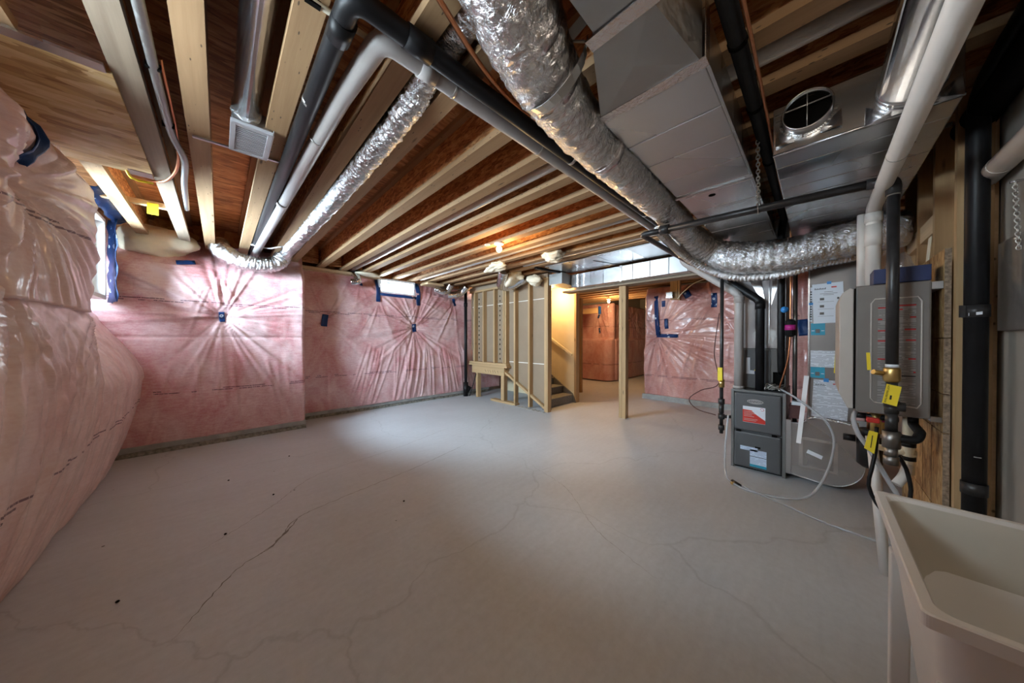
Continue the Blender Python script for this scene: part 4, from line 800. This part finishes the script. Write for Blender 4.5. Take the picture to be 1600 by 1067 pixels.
# return drop and boot
t = thing('return_drop', 'tall sheet metal return duct covered with taped papers', 'duct', (3.85, -.08, .02))
obj('duct_wall', MB().box(3.60, -.225, .565, 4.05, .045, 2.10), 'galv_painted_refl', t, .003); obj('corner_flange', MB().box(3.590, .040, .565, 3.602, .050, 2.0), 'galv', t)
pts = [(.18, .055), (.18, .505), (.10, .51), (.06, .535), (.045, .575), (-.235, .575)]
arc = [(-.075 + -.20 * math.cos(a) * 1.0 - .0, .235 - .205 * math.sin(a)) for a in [PI * .5 * k / 10 for k in range(11)]]
poly = [(3.60, y, z) for y, z in pts] + [(3.60, y, z) for y, z in arc]
obj('boot', MB().prism(poly, (.45, 0, 0)), 'galv', t)
obj('boot_rim', MB().tube([Vector(q) + Vector((-.002, 0, 0)) for q in poly] + [Vector(poly[0]) + Vector((-.002, 0, 0))], .004, 6), 'galv', t)
obj('inlet_flange', MB().box(3.585, .150, .055, 3.60, .185, .53), 'galv', t)
ft = MB()
for (ya, yb, za, zb) in ((-.13, .10, .375, .395), (-.13, .10, .135, .155), (-.13, -.105, .155, .375), (.075, .10, .155, .375)): ft.box(3.592, ya, za, 3.599, yb, zb)
obj('filter_frame', ft, 'tin', t); obj('filter_panel', MB().box(3.596, -.105, .155, 3.5985, .075, .375), 'galv', t); obj('filter_label', MB().prism([(3.5945, .045, .295), (3.5945, -.045, .262), (3.5945, -.037, .232), (3.5945, .053, .265)], (.0012, 0, 0)), 'paper_plain', t)
obj('foil_tape_joint', MB().tube(spline([(3.597, .048, .56), (3.594, .0, .575), (3.594, -.1, .57), (3.594, -.2, .555), (3.594, -.235, .53)], .02), .012, 8, rad=lambda i, k: .008 + .005 * ((i * 5 + k * 3) % 4) / 3), 'foil', t)
def strokes(o, y, z, h, n):   # unreadable bold heading: slanted strokes of uneven height
    for k in range(n):
        yy = y - k * .0075; hh = h * (1.0, .65, .8, .6)[k % 4]; obj('heading_stroke', MB().prism([(3.595, yy, z), (3.595, yy - .0045, z), (3.595, yy - .0065, z + hh), (3.595, yy - .002, z + hh)], (.0006, 0, 0)), 'ink', o)
def sheet(name, label, y0, y1, z0, z1, mat, tilt=0., x=3.596):
    o = thing(name, label, 'paper', (x, (y0 + y1) / 2, z0)); cy, cz = (y0 + y1) / 2, (z0 + z1) / 2
    q = [(x, cy + (a - cy) * math.cos(tilt) - (b - cz) * math.sin(tilt), cz + (a - cy) * math.sin(tilt) + (b - cz) * math.cos(tilt)) for a, b in ((y0, z0), (y0, z1), (y1, z1), (y1, z0))]
    obj('sheet', MB().prism(q, (.0015, 0, 0)), mat, o); return o
p1 = sheet('paper_notice', 'white notice in a clear sleeve taped at the top of the return duct', -.155, .022, 1.375, 1.705, 'paper_plain', -.03)
strokes(p1, .012, 1.655, .014, 9); obj('logo', MB().box(3.595, -.115, 1.665, 3.596, -.085, 1.675), 'red', p1)
for z, w in ((1.632, .05), (1.618, .10), (1.607, .06)): obj('text_line', MB().box(3.595, -.07 - w / 2, z, 3.5958, -.07 + w / 2, z + .003), 'ink_grey', p1)
for z in (1.565, 1.505, 1.445): obj('diagram', MB().box(3.595, -.045, z, 3.5958, -.020, z + .020), 'ink_grey', p1); obj('diagram', MB().box(3.595, -.13, z + .004, 3.5958, -.118, z + .02), 'ink_grey', p1); obj('text_line', MB().box(3.595, -.10, z - .014, 3.5958, -.01, z - .012), 'ink_grey', p1)
obj('tape_tab', MB().box(3.594, -.085, 1.695, 3.5955, -.06, 1.718), 'tape_blue', p1); obj('tape_tab', MB().box(3.588, .02, 1.53, 3.590, .045, 1.55), 'tape_blue', p1)
tl_ = sheet('vertical_label', 'narrow label strip with lettering on the left edge of the return duct', .024, .040, 1.39, 1.68, 'paper_plain', 0, 3.597); [obj('letter', MB().box(3.5955, .027, 1.405 + k * .021, 3.5965, .037, 1.405 + k * .021 + (.008, .012, .010)[k % 3]), 'ink', tl_) for k in range(12)]
for z, n_ in ((1.275, 'upper'), (.915, 'lower')):
    lb = sheet('energy_label', f'{n_} of the two teal labels on the return duct', -.052, .032, z, z + .10, 'teal', 0, 3.5965); obj('code_plate', MB().box(3.5955, -.022, z + .018, 3.5962, .004, z + .05), 'ink_grey', lb)
    for y in (.022, -.036): obj('dash', MB().box(3.5955, y - .012, z + .034, 3.5962, y + .006, z + .039), 'paper_plain', lb)
sheet('paper_notice', 'small printed notice at the middle of the return duct', -.13, .033, 1.005, 1.145, 'paper', 0.0)
p3 = sheet('paper_notice', 'printed notice with a dog-eared corner at the foot of the return duct', -.185, .020, .585, .90, 'paper', .04); strokes(p3, .002, .853, .012, 8); obj('tape_tab', MB().box(3.594, -.075, .885, 3.5955, -.045, .915), 'tape_blue', p3); obj('logo', MB().box(3.595, -.125, .868, 3.596, -.098, .876), 'red', p3)
tg = thing('yellow_tag', 'yellow tag hanging against the return duct beside the water heater', 'tag', (3.2, -.118, 1.0)); obj('tag', MB().prism([(3.58, -.115, 1.245), (3.58, -.102, .965), (3.58, -.150, .955), (3.58, -.128, 1.245)], (.004, 0, 0)), 'yellow', tg); obj('eyelet', MB().tube([(3.577, -.121, 1.22), (3.58, -.121, 1.22)], .004, 8), 'dark', tg)
tag(obj('trim_strip', MB().beam((3.50, .100, .36), (3.56, .055, .93), .03, .012, upv=(1, 0, 0)), 'vinyl', loc=(3.5, .1, .36)), 'white strip leaning in the gap between furnace and return duct', 'strip')
t = thing('condensate_pump', 'dark red brown control box in the gap right of the furnace', 'box', (3.62, .13, .56)); obj('body', MB().box(3.62, .07, .54, 3.75, .165, .66), 'maroon', t, .004); obj('cover', MB().box(3.612, .085, .66, 3.70, .15, .69), 'paper_plain', t, .003)
# condensate hoses
line('drain_hose', 'clear hose arching from the furnace side down to the floor', [(3.60, .22, .79), (3.42, .12, .755), (3.38, .0, .66), (3.36, -.07, .58), (3.33, -.10, .45), (3.28, -.06, .22), (3.2, .03, .045), (3.12, .16, .012), (3.06, .34, .012), (3.10, .46, .012), (3.20, .55, .03), (3.42, .60, .15), (3.52, .605, .35), (3.56, .60, .50)], .0085, 'hose')
line('drain_hose', 'clear hose lying across the floor towards the white tub', [(3.16, .50, .012), (3.08, .36, .012), (3.0, .18, .012), (2.90, -.02, .012), (2.86, -.2, .012), (2.84, -.42, .012)], .008, 'hose')
t = thing('hose_tee', 'small dark hose tee on the floor before the furnace', 'fitting', (3.13, .47, 0)); obj('tee', MB().tube([(3.16, .50, .014), (3.10, .44, .014)], .016, 10), 'abs', t); obj('outlet', MB().tube([(3.14, .475, .014), (3.11, .50, .014)], .012, 8), 'brass', t)

# ------------------------------------------------------------------ water heater on its board
t = thing('osb_board', 'rough OSB mounting board behind the water heater', 'board', (2.8, -.43, .0))
for za, zb in ((0.02, .40), (.405, .795), (.80, .978), (.983, 1.243), (1.248, 1.665)): obj('panel', MB().box(2.432, -.440, za, 3.30, -.420, zb), 'board', t); obj('cut_edge', MB().box(2.43, -.4395, za, 2.432, -.4205, zb), 'osb_edge', t)
for x in (2.62, 2.80): obj('groove', MB().box(x - .002, -.421, .02, x + .002, -.4195, .80), 'dark', t)
t = thing('stud_wall', 'timber framed furring wall behind the mounting board', 'wall frame', (2.8, -.5, 0))
for x, w in ((2.385, .038), (2.75, .038), (3.12, .038), (3.5, .038)): obj('stud', MB().box(x, -.535, 0, x + w, -.443, 2.355), 'stud', t)
obj('sheathing', MB().box(2.43, -.555, 0.05, 4.2, -.538, 2.355), 'plank_x', t); obj('bridging', MB().box(2.79, -.53, 1.83, 3.5, -.45, 1.93), 'plank_x', t)
obj('fibre_strip', MB().beam((2.93, -.46, 1.86), (3.10, -.46, 1.50), .05, .004, upv=(0, 1, 0)), 'batt', t)
t = thing('water_heater', 'taupe wall-hung tankless water heater printed with warning text on its side', 'water heater', (2.65, -.25, .85))
obj('body', MB().box(2.42, -.385, .855, 2.88, -.145, 1.522), 'heater', t, .008); obj('front_cover', MB().prism([(2.412, -.140, .87), (2.412, -.140, 1.505), (2.412, -.128, 1.515), (2.412, -.098, 1.49), (2.412, -.088, 1.46), (2.412, -.088, .95), (2.412, -.120, .87)], (.476, 0, 0)), 'heater_lt', t, .004)
obj('cover_gap', MB().box(2.4175, -.147, .87, 2.421, -.141, 1.51), 'dark', t)
rr = [(2.4195, y, z) for y, z in ((-.212, .915), (-.200, .935), (-.200, 1.425), (-.212, 1.447), (-.345, 1.447), (-.357, 1.425), (-.357, .925), (-.345, .905))]; obj('embossed_rim', MB().tube([Vector(q) for q in rr] + [Vector(rr[0])], .0035, 6), 'heater_lt', t)
wl = obj('warning_label', MB().box(2.4183, -.340, .918, 2.4199, -.222, 1.418), 'warn', t)
for z, ya, yb in ((1.404, -.340, -.282), (1.396, -.262, -.222), (1.385, -.30, -.285), (1.345, -.340, -.322), (1.338, -.236, -.222), (1.285, -.340, -.306), (1.28, -.25, -.222), (1.232, -.340, -.310), (1.228, -.25, -.222), (1.14, -.340, -.318), (1.135, -.255, -.222), (1.075, -.340, -.333)): obj('red_heading', MB().box(2.4175, ya, z, 2.4184, yb, z + .007), 'ink_red', wl)
obj('black_rule', MB().box(2.4175, -.340, 1.055, 2.4184, -.222, 1.061), 'ink', wl)
obj('bracket', MB().box(2.43, -.418, 1.48, 2.88, -.386, 1.515), 'galv', t); obj('bottom_bracket', MB().box(2.43, -.418, .845, 2.88, -.386, .87), 'galv', t); obj('top_collar', MB().tube([(2.66, -.225, 1.522), (2.66, -.225, 1.545)], .04, 20), 'galv_dull', t)
t = thing('navy_carton', 'navy carton lying on top of the water heater', 'box', (2.5, -.29, 1.523)); obj('carton', MB().box(2.425, -.384, 1.524, 2.58, -.207, 1.597), 'blue_card', t, .002); obj('flap', MB().box(2.424, -.384, 1.594, 2.58, -.207, 1.599), 'blue_card', t)
tag(obj('plastic_bag', lumpy((2.86, -.34, 1.63), .12, 71, (1.1, .5, 1.0), 24, .3), 'poly', loc=(2.86, -.34, 1.53)), 'crumpled clear plastic bag on top of the water heater', 'plastic bag')
t = thing('gas_pipe', 'black iron gas pipe dropping in front of the water heater to a brass valve', 'pipe', (2.3, -.254, .66))
obj('pipe', MB().tube([(2.30, .77, 2.03), (2.30, -.21, 2.005)], .022, 16), 'iron', t); obj('elbow', MB().tube(fillet([(2.30, -.17, 2.006), (2.30, -.255, 2.004), (2.30, -.255, 1.93)], .05), .026, 16), 'iron', t)
obj('pipe', MB().tube([(2.30, -.255, 1.93), (2.30, -.255, 1.10)], .0205, 18), 'iron', t); obj('thread_band', MB().tube([(2.30, -.255, 1.925), (2.30, -.255, 1.945)], .022, 16), 'zinc', t); obj('thread_band', MB().tube([(2.30, -.255, 1.105), (2.30, -.255, 1.12)], .0215, 16), 'paper_plain', t)
vb = obj('valve_body', MB().tube([(2.30, -.255, 1.035), (2.30, -.255, 1.045), (2.30, -.255, 1.095), (2.30, -.255, 1.105)], [.022, .028, .028, .024], 8), 'brass', t); obj('valve_stem', MB().tube([(2.29, -.225, 1.075), (2.27, -.195, 1.082)], .012, 8), 'brass', vb); obj('valve_handle', MB().beam((2.265, -.182, 1.09), (2.262, -.178, 1.175), .012, .005, upv=(1, 0, 0)), 'yellow', vb)
for z0, z1, r in ((.93, 1.035, .019), (.915, .945, .026), (.885, .93, .023), (.80, .885, .020), (.72, .80, .029), (.675, .72, .021), (.640, .680, .025)): obj('fitting', MB().tube([(2.30, -.255, z0), (2.30, -.255, z1)], r, 14), 'iron' if z1 > .88 else 'galv_pipe', t)
obj('branch', MB().tube(fillet([(2.30, -.255, .765), (2.32, -.33, .765), (2.34, -.345, .80), (2.50, -.345, .81), (2.50, -.345, .86)], .03), .018, 12), 'abs', t); obj('coupling', MB().tube([(2.30, -.255, .92), (2.30, -.295, .92)], .022, 10), 'iron', t)
obj('coupling', MB().tube([(2.30, .74, 2.03), (2.30, .80, 2.032)], .034, 14), 'iron', t); obj('pipe', MB().tube(fillet([(2.30, .77, 2.03), (2.30, .935, 2.035), (3.58, .935, 2.04), (3.58, .68, 2.04)], .04), .020, 12), 'iron', t)
tg = thing('yellow_tag', 'yellow hot water tank tag hanging on the brass gas valve', 'tag', (2.262, -.23, .97)); obj('tag', MB().prism([(2.262, -.236, 1.028), (2.262, -.280, 1.018), (2.262, -.266, .925), (2.262, -.222, .937)], (.002, 0, 0)), 'yellow', tg, loc=None); text('lettering', 'HOT WATER TANK', .0095, (2.2615, -.236, .980), (0, .14, -1), (0, -1, -.14), 'ink', tg); obj('mark', MB().beam((2.2612, -.249, .975), (2.2612, -.247, .955), .006, .001, upv=(1, 0, 0)), 'ink', tg)
tg = thing('yellow_tag', 'smaller yellow tag hanging below the water heater', 'tag', (2.42, -.2, .75)); obj('tag', MB().prism([(2.42, -.196, .765), (2.42, -.226, .758), (2.42, -.214, .645), (2.42, -.180, .668)], (.002, 0, 0)), 'yellow', tg); obj('lettering_line', MB().beam((2.4195, -.208, .74), (2.4195, -.202, .675), .003, .0006, upv=(1, 0, 0)), 'ink', tg)
t = thing('water_valve', 'brass and red isolation valves under the water heater', 'valve', (2.5, -.22, .8)); obj('body', MB().tube([(2.50, -.225, .86), (2.50, -.225, .74)], .020, 12), 'brass', t); obj('red_lever', MB().box(2.45, -.235, .80, 2.49, -.19, .825), 'red', t, .003); obj('blue_fitting', MB().tube([(2.50, -.19, .825), (2.50, -.15, .825)], .016, 10), 'abs', t); obj('body', MB().tube([(2.60, -.255, .86), (2.60, -.255, .72)], .018, 12), 'brass', t); obj('lever', MB().box(2.56, -.265, .79, 2.60, -.225, .805), 'magenta', t, .002); obj('tee', MB().tube([(2.50, -.16, .825), (2.50, -.30, .825)], .015, 10), 'abs', t)
t = thing('water_fittings', 'beige plastic pipe fittings beside the mounting board under the water heater', 'fittings', (2.6, -.35, .6)); obj('pipe', MB().tube([(2.52, -.335, .85), (2.52, -.335, .55)], .021, 12), 'batt', t)
for z in (.74, .70, .63): obj('clamp_ring', MB().tube([(2.52, -.335, z - .01), (2.52, -.335, z + .01)], .025, 12), 'abs', t)
obj('cross_pipe', MB().tube([(2.52, -.20, .665), (2.52, -.36, .655)], .016, 10), 'batt', t); obj('drain_elbow', MB().tube(fillet([(2.52, -.335, .60), (2.48, -.315, .54), (2.46, -.29, .50)], .03), .020, 10), 'white', t)
t = thing('black_filter', 'black filter housing low behind the white drain pipe', 'filter', (2.75, -.22, .55)); obj('body', MB().tube([(2.75, -.225, .48), (2.75, -.225, .50), (2.75, -.225, .66), (2.75, -.225, .67)], [.03, .052, .052, .03], 16), 'abs', t); obj('cap', MB().tube([(2.75, -.225, .67), (2.75, -.225, .71)], .04, 14), 'abs', t); obj('feed_pipe', MB().tube([(2.75, -.225, .70), (2.75, -.225, .854)], .012, 10), 'copper', t); obj('port', MB().tube([(2.75, -.17, .64), (2.75, -.12, .64)], .02, 10), 'abs', t)
pipe('drain_pipe', 'white plastic drain pipe leaning down to the floor beside the tub', 'pipe', [(2.50, -.262, 0), (2.56, -.217, .70)], .021, 'white', 0, 14, [('funnel_top', (2.558, -.218, .69), (.08, .06, 1), .024, .03)])
line('drain_hose', 'clear hose hooking out from under the water heater', [(2.50, -.155, .845), (2.48, -.145, .80), (2.47, -.165, .72), (2.47, -.20, .66), (2.48, -.26, .52), (2.48, -.33, .36), (2.5, -.37, .2)], .011, 'hose')
line('cable', 'black cord dangling left from the water valves', [(2.46, -.225, .78), (2.44, -.22, .66), (2.42, -.205, .56), (2.41, -.195, .48), (2.40, -.22, .40), (2.38, -.25, .36)], .008, 'abs')
line('cable', 'black cord dangling right beside the mounting board', [(2.42, -.29, .66), (2.42, -.315, .60), (2.42, -.33, .50), (2.41, -.32, .43), (2.40, -.30, .38)], .008, 'abs')
ch = thing('hanging_chain', 'light chain hanging over the black gas pipe between the trunks', 'chain', (2.29, .25, 2.04))
def chain(root, a, b, n, r, mat='zinc'):
    a = Vector(a); b = Vector(b)
    for k in range(n):
        p = a.lerp(b, (k + .5) / n); d = (b - a) / n * .68; s = Vector((0, 1, 0)) if k % 2 else Vector((1, 0, 0))
        pts = [p + d * math.cos(q) + s * (r * 2.6) * math.sin(q) for q in [2 * PI * i / 10 for i in range(11)]]; obj('link', MB().tube(pts, r, 5, False), mat, root)
chain(ch, (1.93, .212, 2.34), (2.28, .243, 2.03), 24, .0030); 
obj('loop', MB().tube([(2.30 + .029 * math.cos(q), .245, 2.018 + .029 * math.sin(q)) for q in [2 * PI * k / 14 for k in range(15)]], .003, 6), 'zinc', ch)
ch = thing('hanging_chain', 'thin chain hanging down the concrete beside the thick black stack', 'chain', (2.2, -.535, 1.6)); chain(ch, (2.20, -.535, 1.85), (2.16, -.535, 1.58), 20, .0022); obj('nail', MB().tube([(2.20, -.56, 1.85), (2.20, -.525, 1.85)], .005, 6), 'galv', ch)

# ------------------------------------------------------------------ right wall
pipe('drain_stack', 'thick black drain stack standing before the right wall', 'pipe', [(2.31, -.478, 0), (2.31, -.478, 2.28), (2.05, -.50, 2.36), (1.7, -.50, 2.36)], .031, 'abs', .12, 26, [('clamp', (2.31, -.478, 1.36), Z, .0345, .052), ('clamp', (2.31, -.478, .60), Z, .0345, .05), ('coupling', (2.31, -.478, .05), Z, .038, .1)], clampm='iron')
lbk = bpy.data.objects['drain_stack']; obj('clamp_ear', MB().box(2.29, -.449, 1.335, 2.31, -.436, 1.386), 'iron', lbk); obj('sticker', MB().prism([(2.286, -.455, 1.340), (2.286, -.455, 1.352), (2.272, -.485, 1.356), (2.272, -.485, 1.344)], (-.002, .0, 0)), 'paper_plain', lbk); obj('scuff', MB().box(2.277, -.488, .74, 2.280, -.47, .743), 'pvc', lbk)
pipe('vent_pipe', 'white vent pipe slanting out of the frame beside the thick black stack', 'pipe', [(2.6, -.515, 1.94), (.4, -.515, 1.94)], .036, 'pvc_white', 0, 20, [('wire_strap', (2.23, -.515, 1.94), X, .0372, .006)])
t = thing('panel_box', 'grey metal panel fixed to the concrete beside the thick black stack', 'box', (2.2, -.545, 1.27)); obj('panel', MB().box(2.10, -.558, 1.275, 2.37, -.54, 1.645), 'galv_dull', t, .003); obj('screw', MB().ball((2.2, -.539, 1.63), .006, 8), 'zinc', t)
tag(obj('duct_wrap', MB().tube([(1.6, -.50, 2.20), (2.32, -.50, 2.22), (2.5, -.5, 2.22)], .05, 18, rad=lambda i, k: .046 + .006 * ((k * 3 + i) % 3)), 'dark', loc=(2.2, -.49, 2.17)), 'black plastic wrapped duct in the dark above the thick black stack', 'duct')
# laundry tub
t = thing('laundry_tub', 'white plastic laundry tub on legs in the right foreground', 'tub', (.94, -.33, 0))
x0, x1, y0, y1, zr = .695, 1.175, -.555, -.105, .862
def rrect(x0, x1, y0, y1, z, r, n=5):
    out = []
    for cx, cy, a0 in ((x1 - r, y1 - r, 0), (x0 + r, y1 - r, PI / 2), (x0 + r, y0 + r, PI), (x1 - r, y0 + r, 1.5 * PI)):
        for k in range(n + 1): a = a0 + PI / 2 * k / n; out.append((cx + r * math.cos(a), cy + r * math.sin(a), z))
    return out
def loft(rings, close=False, sm=True):
    m = MB(); n = len(rings[0]); m.add([p for r in rings for p in r], [(i * n + k, i * n + (k + 1) % n, (i + 1) * n + (k + 1) % n, (i + 1) * n + k) for i in range(len(rings) - 1) for k in range(n)], True)
    m.sm = [sm] * len(m.f)
    if close: m.f.append(tuple(range((len(rings) - 1) * n, len(rings) * n))); m.sm.append(False); m.mi.append(0)
    return m
obj('rim', loft([rrect(x0 + .018, x1 - .018, y0 + .018, y1 - .018, zr - .008, .03), rrect(x0 + .014, x1 - .014, y0 + .014, y1 - .014, zr, .02), rrect(x0 + .002, x1 - .002, y0 + .002, y1 - .002, zr, .010), rrect(x0, x1, y0, y1, zr - .002, .009), rrect(x0, x1, y0, y1, zr - .020, .009), rrect(x0 + .010, x1 - .010, y0 + .010, y1 - .010, zr - .022, .01)], sm=False), 'white', t)
obj('basin', loft([rrect(x0 + .018, x1 - .018, y0 + .018, y1 - .018, zr - .008, .03), rrect(x0 + .040, x1 - .040, y0 + .035, y1 - .042, zr - .10, .05), rrect(x0 + .055, x1 - .09, y0 + .05, y1 - .058, zr - .27, .06), rrect(x0 + .085, x1 - .12, y0 + .08, y1 - .085, zr - .30, .06), rrect(x0 + .12, x1 - .16, y0 + .12, y1 - .12, zr - .306, .06)], True), 'tub_in', t)
obj('outer_shell', loft([rrect(x0 + .010, x1 - .012, y0 + .010, y1 - .014, zr - .021, .03), rrect(x0 + .018, x1 - .018, y0 + .016, y1 - .020, zr - .10, .04), rrect(x0 + .026, x1 - .05, y0 + .024, y1 - .026, zr - .13, .045), rrect(x0 + .048, x1 - .25, y0 + .045, y1 - .040, zr - .36, .05)], True), 'white', t)
for (lx, ly) in ((x1 - .035, y1 - .035), (x0 + .04, y1 - .035), (x1 - .035, y0 + .035), (x0 + .04, y0 + .035)):
    sx = .022; obj('leg', MB().prism([(lx - sx, ly - .015, zr - .12), (lx + sx * .6, ly - .015, zr - .12), (lx + sx * .55, ly - .015, 0), (lx - sx * .35, ly - .015, 0)], (0, .03, 0)), 'white', t, .003)
obj('drain', MB().tube([(.90, -.33, zr - .314), (.90, -.33, zr - .310)], .03, 16), 'zinc', t)
def ribbon(pts, w, sd):
    P = spline([(x, y, .0008) for x, y in pts], .02); R_ = random.Random(sd); m = MB(); vs = []
    for i, p in enumerate(P):
        d = (P[min(i + 1, len(P) - 1)] - P[max(i - 1, 0)]).normalized(); n_ = Vector((-d.y, d.x, 0)); j = n_ * R_.uniform(-.006, .006); ww = w * R_.uniform(.35, 1.2) * min(1, .2 + min(i, len(P) - 1 - i) / 12)
        vs += [p + j - n_ * ww, p + j + n_ * ww]
    m.add(vs, [(2 * i, 2 * i + 1, 2 * i + 3, 2 * i + 2) for i in range(len(P) - 1)]); return m
M['crack'] = plain('slab_crack', (.20, .19, .175), .8, var=.2)
fl_ = bpy.data.objects['floor']
for i, (p, w) in enumerate((([(-.144, 1.85), (.06, 2.176), (.234, 2.287), (.379, 2.506), (.705, 2.599), (1.352, 2.707), (2.1, 2.9)], .003), ([(-.12, 2.484), (.25, 2.8), (.655, 3.198), (1.436, 3.34), (2.3, 3.6)], .0018), ([(1.6, .55), (1.75, 1.0), (2.05, 1.45), (2.2, 2.0)], .0012), ([(.16, 2.24), (.235, 2.30), (.33, 2.42), (.38, 2.50)], .012))): obj('crack', ribbon(p, w, i), 'crack', fl_)
# small debris on the slab
for i, (x, y) in enumerate(((.02, 2.62), (.30, 3.02), (.52, 3.9), (.05, 3.6), (1.0, 2.2), (-.35, 2.3))): tag(obj('pebble', MB().ball((x, y, .004), .008, 8, .6), 'dark', loc=(x, y, 0)), f'tiny dark crumb on the concrete floor, {ORD[i]} of the scattered few', 'crumb', 'crumbs on the floor')
